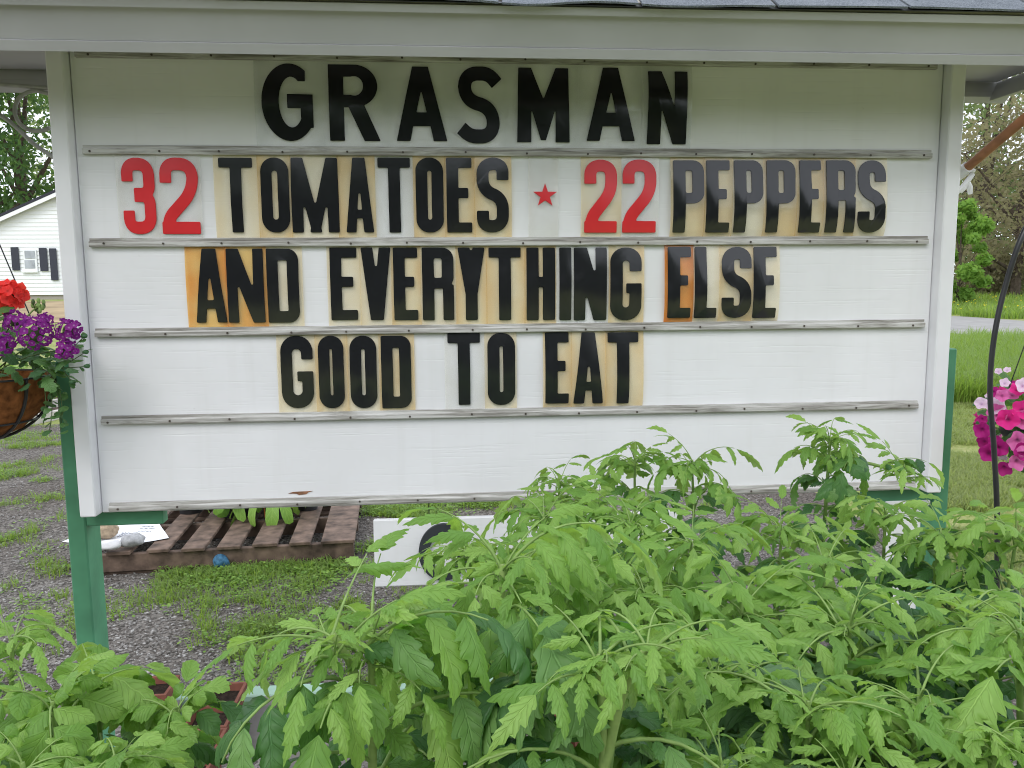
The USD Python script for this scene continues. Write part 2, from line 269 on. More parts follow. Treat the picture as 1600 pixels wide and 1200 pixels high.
mat('turf', {'g': ('geometry', {}), 'n': ('noise_texture', {'scale': 1.3, 'detail': 8.0, 'roughness': .7}), 'n2': ('noise_texture', {'scale': 40.0, 'detail': 3.0}), 'mm': ('mix', {'fac': .4}),
    'r': ('rgb_ramp', {'ramp': [(.34, (.15, .20, .055)), (.48, (.24, .28, .085)), (.62, (.40, .37, .19))]}), 'b': ('bump', {'strength': .8, 'distance': .03}), 'p': ('principled_bsdf', {'roughness': .9, 'specular_ior_level': .15})},
    [('g.position', 'n.vector'), ('g.position', 'n2.vector'), ('n.color', 'mm.color1'), ('n2.color', 'mm.color2'), ('mm.color', 'r.fac'), ('r.color', 'p.base_color'), ('n2.fac', 'b.height'), ('b.normal', 'p.normal')], 'p.BSDF')
plain('road_stone', (.30, .29, .28), .9, .2, .15, 1.5, .4, bscale=60)
def petalmat(name, inner, outer, trans):
    mat(name, {'a': ('attribute', {'attribute': 'st'}), 's': ('separate_xyz', {}), 'fr': ('math', {'math_type': 'fraction'}), 'r': ('rgb_ramp', {'ramp': [(.05, inner), (.35, outer), (1, tuple(min(1, c * 1.1) for c in outer))]}),
        'p': ('principled_bsdf', {'roughness': .6, 'specular_ior_level': .25}), 'tl': ('translucent_bsdf', {'color': trans}), 'mx': ('mix_closure', {'fac': .3})},
        [('a.vector', 's.vector'), ('s.x', 'fr.value1'), ('fr.value', 'r.fac'), ('r.color', 'p.base_color'), ('p.BSDF', 'mx.closure1'), ('tl.BSDF', 'mx.closure2')], 'mx.closure')
petalmat('hot_pink', (.10, .004, .04), (.72, .03, .26), (.8, .05, .3))
petalmat('mid_pink', (.22, .02, .12), (.68, .16, .42), (.8, .2, .5))
petalmat('pale_lilac', (.5, .3, .5), (.78, .60, .74), (.8, .6, .75))
petalmat('magenta', (.12, .004, .06), (.40, .015, .19), (.5, .03, .25))
petalmat('red_petal', (.4, .02, .015), (.80, .045, .04), (.9, .1, .06))
petalmat('purple_petal', (.42, .22, .42), (.23, .018, .22), (.3, .04, .36))

# ------------------------------------------------------------------ ground
def rise(x, y):
    x, y = np.asarray(x, float), np.asarray(y, float); s = lambda t: np.clip(t, 0, 1) ** 2 * (3 - 2 * np.clip(t, 0, 1))
    return 1.05 * s((y - 14) / 24) * s((-x - 3) / 5) + .62 * s((y - 33) / 12) * s((x - 6) / 10) + 1.0 * s((y - 60) / 200)
def sheet(xs, ys, lift=0.0, inside=None):
    X, Y = np.meshgrid(xs, ys, indexing='ij'); v = np.stack([X, Y, rise(X, Y) + lift], -1).reshape(-1, 3); n = len(ys)
    i, j = np.meshgrid(np.arange(len(xs) - 1), np.arange(n - 1), indexing='ij')
    q = np.stack([i * n + j, (i + 1) * n + j, (i + 1) * n + j + 1, i * n + j + 1], -1).reshape(-1, 4)
    if inside is not None:
        c = v[q].mean(1); q = q[inside(c[:, 0], c[:, 1])]
    return v, np.vstack([q[:, [0, 1, 2]], q[:, [0, 2, 3]]])
def flat(poly, lift, step=None):
    """Flat cover laid on the ground within a polygon."""
    p = Polygon(poly); m = trimesh.creation.triangulate_polygon(p, engine='earcut'); v, f = np.asarray(m[0]), np.asarray(m[1])
    if step: v, f = trimesh.remesh.subdivide_to_size(np.column_stack([v, np.zeros(len(v))]), f, step)
    return np.stack([v[:, 0], v[:, 1], rise(v[:, 0], v[:, 1]) + lift], 1), f
grow = lambda a, b, n, k: np.concatenate([a + (b - a) * np.linspace(0, 1, n) ** k])
xs = np.unique(np.concatenate([-grow(0, 500, 70, 3), grow(0, 500, 70, 3)])); ys = np.unique(np.concatenate([-grow(2, 400, 30, 3), grow(-2, 700, 110, 3)]))
struct('ground', sheet(xs, ys), M['turf'], smooth=True)
wob = lambda pts, n=9, a=.12: [tuple(np.array(p) * (1 - t) + np.array(q) * t + a * rng.standard_normal(2)) for p, q in zip(pts, pts[1:] + pts[:1]) for t in np.linspace(0, 1, n, endpoint=False)]
struct('gravel_yard', flat(wob([(-9, -3.5), (2.0, -3.5), (2.0, 1.2), (2.6, 2.2), (2.2, 4.2), (.3, 6.0), (-3.0, 7.4), (-9, 6.4)]), .004, 1.0), M['gravel'])
struct('garden_soil', flat([(-14, 6.9), (-3.6, 8.0), (-3.3, 13.5), (-16, 12.5)], .008, 1.0), M['soil'])
struct('bare_field', flat([(-60, 25), (-6, 25), (-6, 36), (-60, 36)], .02, 2.0), M['field'])
ra, rb, rc, rd = np.array([14.3, 16.2]), np.array([15.5, 22.5]), np.array([22.8, 26.5]), np.array([24.6, 38.0])
struct('road', flat([(9.0, -12), tuple(ra), tuple(rb), (17.0, 34), (21, 70), (34, 75), tuple(rd), tuple(rc), (19.5, -12)], .012, 3.0), M['road_stone'])

# ------------------------------------------------------------------ the sign with its roof and posts
sign = thing('letter_sign', 'large white changeable letter sign on green posts with small shingled roof', 'sign', (0, 0, 0))
part('panel', bx(-1.168, 1.168, 0, .018, .898, 2.17, .002), M['white_paint'], sign)
for s in (-1, 1):
    a, b = sorted((s * 1.170, s * 1.212))
    part('frame_upright', bx(a, b, -.036, .10, .896, 2.17, .003), M['white_trim'], sign, smooth=20)
    a, b = sorted((s * 1.226, s * 1.276))
    part('post', bx(a, b, .024, .114, -.3, 1.313, .004), M['green_paint'], sign, smooth=20)
    a, b = sorted((s * 1.018, s * 1.2255))
    part('cross_beam', bx(a, b, .026, .064, .853, .8955, .003), M['green_paint'], sign, smooth=20)
part('panel', bx(-1.168, 1.168, .06, .075, .898, 2.17), M['white_trim'], sign)
rail_z = [2.1028, 1.863, 1.626, 1.390, 1.1545, .9145]
for k, z in enumerate(rail_z):
    h = .0115
    prof = [(-.001, z - h), (-.011, z - h), (-.0125, z - h + .002), (-.0125, z + .0005), (-.0105, z + .003), (-.0065, z + .0035), (-.0065, z + h - .001), (-.0055, z + h), (-.001, z + h)]
    x0, x1 = -1.149 + rnd.uniform(-.004, .004), 1.146 + rnd.uniform(-.004, .004)
    m = xprofile(prof, x0, x1)
    # a little bow in the long strip
    rp = part('letter_rail', m, M['weathered_rail'], sign)
    for i in range(15):
        n = trimesh.creation.cylinder(.0030, .004, sections=7)
        n.apply_transform(trimesh.transformations.rotation_matrix(math.pi / 2, (1, 0, 0))); n.apply_translation((x0 + .03 + i * (x1 - x0 - .06) / 14 + rnd.uniform(-.012, .012), -.0125, z - .004 + rnd.uniform(-.002, .002)))
        part('nail', n, M['nail'], rp)
chip = Polygon([(-.668, .9375), (-.655, .9415), (-.635, .9425), (-.600, .9430), (-.612, .9395), (-.618, .9345), (-.638, .9325), (-.645, .9365)])
cm = trimesh.creation.extrude_polygon(chip, .0012, engine='earcut'); v = np.asarray(cm.vertices)
part('bare_wood_patch', (np.stack([v[:, 0], -v[:, 2], v[:, 1]], 1), cm.faces[:, ::-1]), M['bare_wood'], sign)
# roof: fascia all round, soffit, shingled slopes
RX0, RX1 = -1.95, 1.56
TILT = math.radians(33)
def leaning(x0, x1, z0, z1, out, thick, sag=0):
    """Board along x in a plane that leans outwards to the top: z0, z1 heights, out = how far proud of the board plane."""
    yb = lambda z: -.245 - (z - 2.041) * math.tan(TILT)
    n = np.array([-math.cos(TILT), -math.sin(TILT)])
    pr = [np.array([yb(z), z]) + n * o for z, o in ((z0, out), (z1, out), (z1, out - thick), (z0, out - thick))]
    return xprofile([tuple(p) for p in pr], x0, x1)
def mirrored(m, lift=.034):
    v = np.asarray(m.vertices) * [1, -1, 1] + [0, .04, lift]; return trimesh.Trimesh(v, m.faces[:, ::-1], process=False)
for flip in (False, True):
    k = mirrored if flip else (lambda m: m)
    part('fascia', k(leaning(RX0, RX1, 2.0605, 2.122, 0, .02)), M['shaded_trim'], sign)
    part('fascia_lip', k(leaning(RX0, RX1, 2.041, 2.060, .007, .027)), M['shaded_trim'], sign)
    part('frieze_board', k(leaning(RX0, RX1, 2.1225, 2.137, .010, .03)), M['shaded_trim'], sign)
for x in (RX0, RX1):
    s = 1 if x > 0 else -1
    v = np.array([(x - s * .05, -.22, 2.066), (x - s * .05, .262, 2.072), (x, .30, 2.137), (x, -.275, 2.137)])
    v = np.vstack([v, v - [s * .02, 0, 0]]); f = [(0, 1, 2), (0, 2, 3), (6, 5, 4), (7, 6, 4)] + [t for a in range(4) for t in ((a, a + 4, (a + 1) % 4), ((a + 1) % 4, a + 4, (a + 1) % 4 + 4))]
    part('fascia', (v, np.array(f)), M['shaded_trim'], sign)
part('soffit', bx(RX0 + .024, RX1 - .024, -.256, .296, 2.1375, 2.1475, .002), M['shaded_trim'], sign)
pitch = math.radians(36); eave_y, eave_z = -.318, 2.1405; ridge_y = .02; slope = (ridge_y - eave_y) / math.cos(pitch)
def slab_on_slope(xa, xb, s0, s1, lift, th, back=False, sag=None):
    """A piece lying on the roof slope between s0 and s1 up from the eave."""
    n = 7; X = np.linspace(xa, xb, n); v = []
    for X_ in X:
        g = 0 if sag is None else sag(X_)
        for (s, l) in ((s0, lift), (s1, lift - .003), (s1, lift - .003 - th), (s0, lift - th)):
            y = eave_y + s * math.cos(pitch); z = eave_z + s * math.sin(pitch)
            v.append((X_, y - l * math.sin(pitch), z + l * math.cos(pitch) + (g if s == s0 else g * .3)))
    v = np.array(v); f = []
    for i in range(n - 1):
        for k in range(4):
            a, b = i * 4 + k, i * 4 + (k + 1) % 4
            f += [(a, a + 4, b), (b, a + 4, b + 4)]
    f += [(0, 1, 2), (0, 2, 3)] + [(len(v) - 4, len(v) - 2, len(v) - 3), (len(v) - 4, len(v) - 1, len(v) - 2)]
    if back: v = v * [1, -1, 1] + [0, 2 * ridge_y, 0]; f = [t[::-1] for t in f]
    return v, np.array(f)
sagf = lambda X: -.010 * math.exp(-((X + .02) / .10) ** 2) - .007 * math.exp(-((X - .30) / .12) ** 2) + .0015 * math.sin(X * 9)
for bk in (False, True):
    part('roof_deck', slab_on_slope(RX0 - .02, RX1 + .02, .01, slope, 0.0, .014, bk), M['timber'], sign)
    for row in range(4):
        s0 = row * .112 - .012; x = RX0 - .04 + (row % 2) * .16
        while x < RX1 + .03:
            w = .318; xb = min(x + w - .009, RX1 + .04)
            if xb - x > .05:
                part('shingle', slab_on_slope(x, xb, s0 + rnd.uniform(-.003, .003), min(s0 + .15, slope), .0085 + row * .002 + rnd.uniform(0, .001), .0045, bk, sagf if row == 0 else None), M['shingle'], sign)
            x += w
part('drip_edge', slab_on_slope(RX0 - .02, RX1 + .02, -.008, .03, .001, .002, False, sagf), M['dark_metal'], sign)
part('ridge_cap', xprofile([(ridge_y - .09, eave_z + .178), (ridge_y, eave_z + .252), (ridge_y + .09, eave_z + .178), (ridge_y + .09, eave_z + .190), (ridge_y, eave_z + .264), (ridge_y - .09, eave_z + .190)], RX0 - .02, RX1 + .02), M['shingle'], sign)
# scrolled iron plant bracket on the left upright
B = lambda x, y: on(1, .05, x, y)
br = thing('plant_bracket', 'grey scrolled iron plant bracket at the left end of the sign', 'bracket', B(75, 240))
part('arm', tube([B(82, 138), B(30, 134), B(-60, 128), B(-120, 126)], .0058), M['grey_iron'], br, smooth=40)
part('brace', tube(catmull([B(84, 246), B(52, 224), B(10, 186), B(-40, 158), B(-80, 128)], 6), .0056), M['grey_iron'], br, smooth=40)
part('scroll', tube(catmull([B(76, 146), B(52, 142), B(31, 152), B(23, 172), B(30, 192), B(46, 203), B(64, 204), B(78, 200)], 6), .0055), M['grey_iron'], br, smooth=40)
part('wall_plate', bx(-1.224, -1.2135, .035, .065, 1.80, 2.04), M['grey_iron'], br)

# ------------------------------------------------------------------ changeable letters
def fillet(pts, R):
    pts = [np.array(p, float) for p in pts]; out = [pts[0]]
    for a, b, c in zip(pts, pts[1:], pts[2:]):
        u, w = (a - b), (c - b); lu, lw = np.linalg.norm(u), np.linalg.norm(w); u, w = u / lu, w / lw
        r = min(R, lu * .5, lw * .5); P, Q = b + u * r, b + w * r
        out += [(1 - t) ** 2 * P * 1 + 2 * t * (1 - t) * (b * .86 + (P + Q) / 2 * .14) + t * t * Q for t in np.linspace(0, 1, 8)]
    return out + [pts[-1]]
def stroke(pts, R, t): return LineString([tuple(p) for p in fillet(pts, R)]).buffer(t / 2, cap_style=2, join_style=1)
def line(a, b, t):
    a, b = np.array(a, float), np.array(b, float); d = (b - a) / np.linalg.norm(b - a) * t
    return LineString([tuple(a - d), tuple(b + d)]).buffer(t / 2, cap_style=2)
def rr(x0, y0, x1, y1, r): return box(x0 + r, y0 + r, x1 - r, y1 - r).buffer(r) if r > .01 else box(x0, y0, x1, y1)
def soften(g, r): return g.buffer(-r).buffer(2 * r).buffer(-r)
def condensed(ch, w, h, t):
    """Condensed poster capital, w wide, h tall, stroke t, in photograph pixels."""
    a = t / 2; full = box(0, 0, w, h); R = w / 2 - a
    ring = rr(0, 0, w, h, w * .46).difference(rr(t, t * 1.05, w - t, h - t * 1.05, max((w - 2 * t) * .48, .5)))
    if ch == 'O': g = ring
    elif ch == 'D': g = unary_union([rr(0, 0, w, h, w * .34), box(0, 0, w * .5, h)]).difference(rr(t, t * .95, w - t, h - t * .95, 2))
    elif ch == 'G': g = unary_union([ring.difference(box(w * .5, h * .47, w, h * .675)), box(w * .50, h * .375, w, h * .51), box(w - t, h * .25, w, h * .51)])
    elif ch == 'C': g = ring.difference(box(w * .5, h * .36, w, h * .66))
    elif ch == 'S': g = stroke([(w - a, h * .70), (w - a, h - a), (a, h - a), (a, h * .56), (w - a, h * .46), (w - a, a), (a, a), (a, h * .29)], R * .98, t)
    elif ch == '2': g = unary_union([stroke([(a, h * .67), (a, h - a), (w - a, h - a), (w - a, h * .56), (a * 1.1, h * .20), (a * 1.1, 0)], R * .9, t), box(0, 0, w, t * .98)])
    elif ch == '3': g = unary_union([stroke([(a, h * .69), (a, h - a), (w - a, h - a), (w - a, h * .525), (w * .36, h * .525)], R * .9, t), stroke([(a, h * .31), (a, a), (w - a, a), (w - a, h * .505), (w * .36, h * .505)], R * .9, t)])
    elif ch == 'E': g = unary_union([box(0, 0, t, h), box(0, h - t * .82, w, h), box(0, h * .46, w * .86, h * .46 + t * .82), box(0, 0, w, t * .82)])
    elif ch == 'L': g = unary_union([box(0, 0, t, h), box(0, 0, w, t * .82)])
    elif ch == 'T': g = unary_union([box(0, h - t * .80, w, h), box(w / 2 - a, 0, w / 2 + a, h)])
    elif ch == 'I': g = box(0, 0, w, h)
    elif ch == 'H': g = unary_union([box(0, 0, t, h), box(w - t, 0, w, h), box(0, h * .46, w, h * .46 + t * .8)])
    elif ch == 'A': g = unary_union([Polygon([(0, 0), (w * .28, h), (w * .5, h), (w * .5, h * .72), (t * .86, 0)]), Polygon([(w, 0), (w * .72, h), (w * .5, h), (w * .5, h * .72), (w - t * .86, 0)]), box(w * .2, h * .19, w * .8, h * .19 + t * .7)]).intersection(full)
    elif ch == 'V': g = unary_union([line((a, h), (w * .5 - a * .1, 0), t), line((w - a, h), (w * .5 + a * .1, 0), t)]).intersection(full)
    elif ch == 'N': g = unary_union([box(0, 0, t * .92, h), box(w - t * .92, 0, w, h), line((a, h), (w - a, 0), t * 1.05)]).intersection(full)
    elif ch == 'M': g = unary_union([line((a * .9, 0), (a * 1.1, h), t), line((w - a * .9, 0), (w - a * 1.1, h), t), line((a * 1.2, h), (w / 2, h * .06), t * .85), line((w - a * 1.2, h), (w / 2, h * .06), t * .85)]).intersection(full).difference(Polygon([(w * .40, 0), (w * .60, 0), (w * .5, h * .0)]))
    elif ch in 'PR':
        lo = h * (.40 if ch == 'P' else .44)
        g = unary_union([unary_union([rr(0, lo, w, h, w * .36), box(0, lo, w * .5, h)]).difference(rr(t, lo + t * .85, w - t, h - t * .85, 3)), box(0, 0, t, h)])
        if ch == 'R': g = unary_union([g, box(w - t * .92, 0, w, lo + t * .3)])
    elif ch == 'Y': g = unary_union([Polygon([(0, h), (t, h), (w / 2 + a, h * .42), (w / 2 + a, h * .36), (w / 2 - a, h * .36)]), Polygon([(w, h), (w - t, h), (w / 2 - a, h * .42), (w / 2 - a, h * .36), (w / 2 + a, h * .36)]), box(w / 2 - a, 0, w / 2 + a, h * .44)]).intersection(full)
    return soften(g, 1.9)
def geometric(ch, w, h):
    """Broad geometric capital of the top row."""
    t = 24; full = box(0, 0, w, h); ell = lambda cx, cy, a, b: affinity.scale(Point(cx, cy).buffer(1, 48), a, b)
    if ch == 'G':
        g = ell(w * .54, h / 2, w * .54, h * .5).difference(ell(w * .58, h * .5, w * .54 - 25, h * .5 - 21))
        g = g.difference(box(w * .60, h * .40, w * 1.2, h * .77)); g = unary_union([g.intersection(box(0, 0, w, h)), box(w * .50, h * .42, w, h * .60), box(w * .76, h * .17, w, h * .5)])
        g = g.difference(box(w * .86, h * .60, w * 1.2, h * 1.1))
    elif ch == 'R': g = unary_union([box(0, 0, t, h), ell(w * .50, h * .72, w * .46, h * .28).union(box(0, h * .44, w * .5, h)).difference(ell(w * .50, h * .72, w * .46 - 23, h * .28 - 18).union(box(t, h * .60, w * .5, h * .84))), Polygon([(w * .33, h * .52), (w * .66, h * .52), (w, 0), (w * .68, 0)])])
    elif ch == 'A': g = Polygon([(0, 0), (w * .33, h), (w * .64, h), (w, 0), (w * .73, 0), (w * .67, h * .2), (w * .33, h * .2), (w * .27, 0)]).difference(Polygon([(w * .40, h * .385), (w * .60, h * .385), (w * .5, h * .68)]))
    elif ch == 'S': g = stroke([(w * .93, h * .78), (w * .74, h - 11), (w * .16, h - 11), (w * .16, h * .56), (w * .84, h * .46), (w * .84, 11), (w * .28, 11), (w * .07, h * .20)], w * .42, 22)
    elif ch == 'M': g = unary_union([Polygon([(0, 0), (w * .03, h), (w * .27, h), (w * .27, 0)]), Polygon([(w, 0), (w * .97, h), (w * .73, h), (w * .73, 0)]), Polygon([(w * .04, h), (w * .27, h), (w * .5, h * .58), (w * .73, h), (w * .96, h), (w * .55, h * .03), (w * .45, h * .03)])])
    elif ch == 'N': g = unary_union([box(0, 0, w * .34, h), box(w * .67, 0, w, h), Polygon([(0, h), (w * .34, h), (w, 0), (w * .66, 0)])])
    return soften(g, .8)
star = Polygon([(math.cos(math.pi / 2 + k * math.pi / 5) * (19.5 if k % 2 == 0 else 7.6), math.sin(math.pi / 2 + k * math.pi / 5) * (19.5 if k % 2 == 0 else 7.6)) for k in range(10)])
def drape(v, x0, x1, z0, z1, bow, lean, seed):
    """Sheet shape: how far a flexible card stands out of its flat plane."""
    u = (v[:, 0] - x0) / (x1 - x0) * 2 - 1; w = np.clip((v[:, 2] - z0) / (z1 - z0), 0, 1)
    n = meshkit.fbm(np.stack([v[:, 0] * 9, np.zeros(len(v)), v[:, 2] * 8], 1) + seed, 2, 3) - .5
    return -(bow * np.sin(np.pi * w ** lean) * (1 - .25 * u * u) + .006 * n * np.sin(np.pi * w))
def letter(word, label, shape, glyph_px, plate_px, rows, sheet_mat, ink, bow=.004, lean=1.0, seed=0, name='letter_card', order=0):
    gx0, gx1, gy0, gy1 = glyph_px; px0, px1 = plate_px; ym = (gy0 + gy1) / 2
    tilt = abs((917 - (gx0 + gx1) / 2) / 12200 * (gy1 - gy0)); gx0, gx1 = gx0 + .45 * tilt, gx1 - .45 * tilt
    base = on(1, 0, (px0 + px1) / 2, ym)
    X0, X1 = on(1, 0, px0, ym)[0], on(1, 0, px1, ym)[0]
    z1, z0 = rail_z[rows] - .0108, rail_z[rows + 1] + .0098
    off = -.0020 - .0016 * (order % 2)
    nx, nz = 6, 12; X, Z = np.meshgrid(np.linspace(X0, X1, nx), np.linspace(z0, z1, nz), indexing='ij')
    P = np.stack([X, np.zeros_like(X), Z], -1).reshape(-1, 3); d = drape(P, X0, X1, z0, z1, bow, lean, seed)
    F = P.copy(); F[:, 1] = off - .0012 + d; Bk = P.copy(); Bk[:, 1] = off + d; V = np.vstack([F, Bk])
    i, j = np.meshgrid(np.arange(nx - 1), np.arange(nz - 1), indexing='ij'); q = np.stack([i * nz + j, (i + 1) * nz + j, (i + 1) * nz + j + 1, i * nz + j + 1], -1).reshape(-1, 4); N = nx * nz
    rim = [k * nz for k in range(nx)] + [(nx - 1) * nz + k for k in range(1, nz)] + [k * nz + nz - 1 for k in range(nx - 2, -1, -1)] + [k for k in range(nz - 2, 0, -1)]
    qs = [q, q[:, ::-1] + N, np.array([(b, a, a + N, b + N) for a, b in zip(rim, rim[1:] + rim[:1])])]
    q = np.vstack(qs); t = thing(name, label, 'letter card' if name == 'letter_card' else name.replace('_', ' '), (base[0], 0, z0))
    uv_ = np.stack([(V[:, 0] - X0) / (X1 - X0) * 2 - 1, (V[:, 2] - z0) / (z1 - z0)], 1); part('sheet', (V, np.vstack([q[:, [0, 1, 2]], q[:, [0, 2, 3]]])), M[sheet_mat], t, smooth=False, uv=uv_)
    # glyph: scaled from photograph pixels to the board
    xm = (gx0 + gx1) / 2; A_, B_ = on(1, 0, gx0, ym), on(1, 0, gx1, ym); A_[2], B_[2] = on(1, 0, xm, gy1)[2], on(1, 0, xm, gy0)[2]; b0, b1, b2, b3 = shape.bounds
    sc = lambda g: affinity.affine_transform(g, [(B_[0] - A_[0]) / (b2 - b0), 0, 0, (B_[2] - A_[2]) / (b3 - b1), A_[0] - b0 * (B_[0] - A_[0]) / (b2 - b0), A_[2] - b1 * (B_[2] - A_[2]) / (b3 - b1)])
    g = sc(shape).simplify(.00025); ms = []
    for (gg, lo, hi) in ((g, 0, .0019), (g.buffer(-.0007), .0019, .0026)):
        for piece in getattr(gg, 'geoms', [gg]):
            m = trimesh.creation.extrude_polygon(piece, hi - lo, engine='earcut'); v, f = trimesh.remesh.subdivide_to_size(np.asarray(m.vertices), m.faces, .03)
            ms.append((np.stack([v[:, 0], off - .0013 - v[:, 2] - lo, v[:, 1]], 1), f[:, ::-1]))
    m = cat_(ms); v = np.array(m.vertices); v[:, 1] += drape(v, X0, X1, z0, z1, bow, lean, seed)
    part({'letter_card': 'letter', 'number_card': 'number', 'star_card': 'star'}[name], (v, m.faces), M[ink], t, smooth=30)
GR = [('G', 408, 492, 100, 221, 399, 505), ('R', 513, 595, 102, 221, 505, 607), ('A', 618, 699, 105, 221, 607, 708), ('S', 713, 784, 105, 225, 708, 789), ('M', 807, 890, 107, 223, 789, 904), ('A', 916, 991.5, 107, 221, 904, 1001.5), ('N', 1010, 1072, 113, 226, 1002, 1079)]
ordw = {1: 'first', 2: 'second', 3: 'third'}
def run(word, row, items, y, sheets, ink='letter_black', bow=.004, lean=1.0, colour='black'):
    seen = {}
    for k, (ch, g0, g1, p0, p1) in enumerate(items):
        seen[ch] = seen.get(ch, 0) + 1
        many = word.count(ch) > 1
        tint = {'clear_sheet': 'clear', 'milky_sheet': 'cloudy', 'cream_sheet': 'cream', 'yellow_sheet': 'yellowed', 'amber_sheet': 'amber', 'orange_sheet': 'orange'}[sheets[k]]
        lab = f"{tint} plastic letter card with the {ordw[seen[ch]] + ' ' if many else ''}{colour} {ch} of {word} on the white sign"
        letter(word, lab, condensed(ch, g1 - g0, y[1] - y[0], 19.2), (g0, g1, *y), (p0, p1), row, sheets[k], ink, bow if np.isscalar(bow) else bow[k], lean, seed=row * 31.7 + g0 * .13, order=k)
seen = {}
for k, (ch, g0, g1, y0, y1, p0, p1) in enumerate(GR):
    seen[ch] = seen.get(ch, 0) + 1
    letter('GRASMAN', f"clear plastic letter card with the {ordw[seen[ch]] + ' ' if ch == 'A' else ''}broad black {ch} of GRASMAN on top", geometric(ch, g1 - g0, y1 - y0), (g0, g1, y0, y1), (p0, p1), 0,
           'clear_sheet', 'letter_black', {'N': .016, 'G': .008, 'A': .004}.get(ch, .004), 1.0 if ch != 'N' else 1.5, g0 * .1, order=k)
for k, (ch, g0, g1, p0, p1, sm, lab) in enumerate([('3', 190, 247, 184, 247.5, 'milky_sheet', 'cloudy plastic card with a red 3, left end of the second row'), ('2', 250, 315, 246.5, 316, 'milky_sheet', 'cloudy plastic card with a red 2 beside the red 3')]):
    letter('32', lab, condensed(ch, g1 - g0, 119, 19.5), (g0, g1, 247, 366), (p0, p1), 1, sm, 'letter_red', .004, 1.0, g0 * .1, 'number_card', k)
run('TOMATOES', 1, [('T', 342, 399, 336, 405), ('O', 407, 455, 404, 456), ('M', 454, 531.5, 455, 530), ('A', 539, 585, 528, 587), ('T', 590, 643, 586, 647), ('O', 649, 694, 646, 696), ('E', 697, 738, 695, 742), ('S', 744, 795, 741, 799)], (247, 363.5),
    ['cream_sheet', 'yellow_sheet', 'cream_sheet', 'yellow_sheet', 'milky_sheet', 'yellow_sheet', 'yellow_sheet', 'yellow_sheet'], bow=[.003] * 6 + [.007, .008])
letter('star', 'clear plastic card with one small red star between TOMATOES and 22', star, (832.5, 869.5, 287, 322), (825, 872), 1, 'milky_sheet', 'letter_red', .006, .8, 3.3, 'star_card', 0)
for k, (ch, g0, g1, p0, p1, sm, lab) in enumerate([('2', 912, 963, 907, 970.5, 'cream_sheet', 'yellowish plastic card with a red 2, first digit of 22'), ('2', 971, 1024, 969.5, 1028, 'milky_sheet', 'cloudy plastic card with a red 2, second digit of 22')]):
    letter('22', lab, condensed(ch, g1 - g0, 114, 18.5), (g0, g1, 250, 364), (p0, p1), 1, sm, 'letter_red', .008, .75, g0 * .1, 'number_card', k)
run('PEPPERS', 1, [('P', 1049, 1098, 1046, 1099), ('E', 1100, 1138, 1098, 1142.5), ('P', 1143, 1189.5, 1141.5, 1191.5), ('P', 1193, 1240, 1190.5, 1242.5), ('E', 1244, 1280, 1241.5, 1283.5), ('R', 1285, 1334, 1282.5, 1333), ('S', 1334, 1381, 1332, 1382)], (251, 364),
    ['yellow_sheet', 'yellow_sheet', 'cream_sheet', 'yellow_sheet', 'yellow_sheet', 'yellow_sheet', 'cream_sheet'], bow=[.017, .015, .019, .016, .018, .017, .019], lean=.66)
run('AND', 2, [('A', 303, 356, 292, 355), ('N', 354, 416, 354, 418), ('D', 416.5, 470, 417, 474)], (388.6, 504), ['amber_sheet', 'amber_sheet', 'cream_sheet'], bow=.005)
run('EVERYTHING', 2, [('E', 515, 560, 512, 564), ('V', 564, 613, 563, 612.5), ('E', 614, 654, 611.5, 658), ('R', 659, 710, 657, 713), ('Y', 715, 758, 712, 761), ('T', 763, 814, 759.5, 820), ('H', 822, 867, 819, 869), ('I', 873, 892, 868, 894), ('N', 896, 947, 893, 951), ('G', 952, 1001, 950, 1005)], (387, 500),
    ['cream_sheet', 'cream_sheet', 'yellow_sheet', 'cream_sheet', 'yellow_sheet', 'yellow_sheet', 'yellow_sheet', 'milky_sheet', 'milky_sheet', 'yellow_sheet'], bow=[.003, .003, .003, .003, .004, .004, .005, .006, .009, .009])
run('ELSE', 2, [('E', 1041, 1078, 1037, 1082), ('L', 1082, 1118, 1081, 1122), ('S', 1124, 1172, 1121, 1174), ('E', 1173, 1211, 1173, 1215)], (386, 496.5), ['orange_sheet', 'cream_sheet', 'yellow_sheet', 'cream_sheet'], bow=[.013, .016, .016, .015], lean=.70)
run('GOOD', 3, [('G', 438, 492, 434, 494.5), ('O', 497, 540, 494, 544.5), ('O', 546, 590.5, 543.5, 594), ('D', 595, 644, 593, 648)], (524.5, 637), ['cream_sheet', 'yellow_sheet', 'cream_sheet', 'yellow_sheet'], bow=.003)
run('TO', 3, [('T', 699, 751, 695, 758), ('O', 761, 805, 757, 807)], (520, 632), ['milky_sheet', 'cream_sheet'], bow=.005)
run('EAT', 3, [('E', 851, 888, 848, 893), ('A', 895, 941, 892, 945.5), ('T', 948, 996, 944.5, 1004)], (519, 629.5), ['yellow_sheet', 'yellow_sheet', 'yellow_sheet'], bow=[.012, .014, .013], lean=.70)

# ------------------------------------------------------------------ round the sign
W_ = lambda x, y, y_: on(1, y_, x, y)
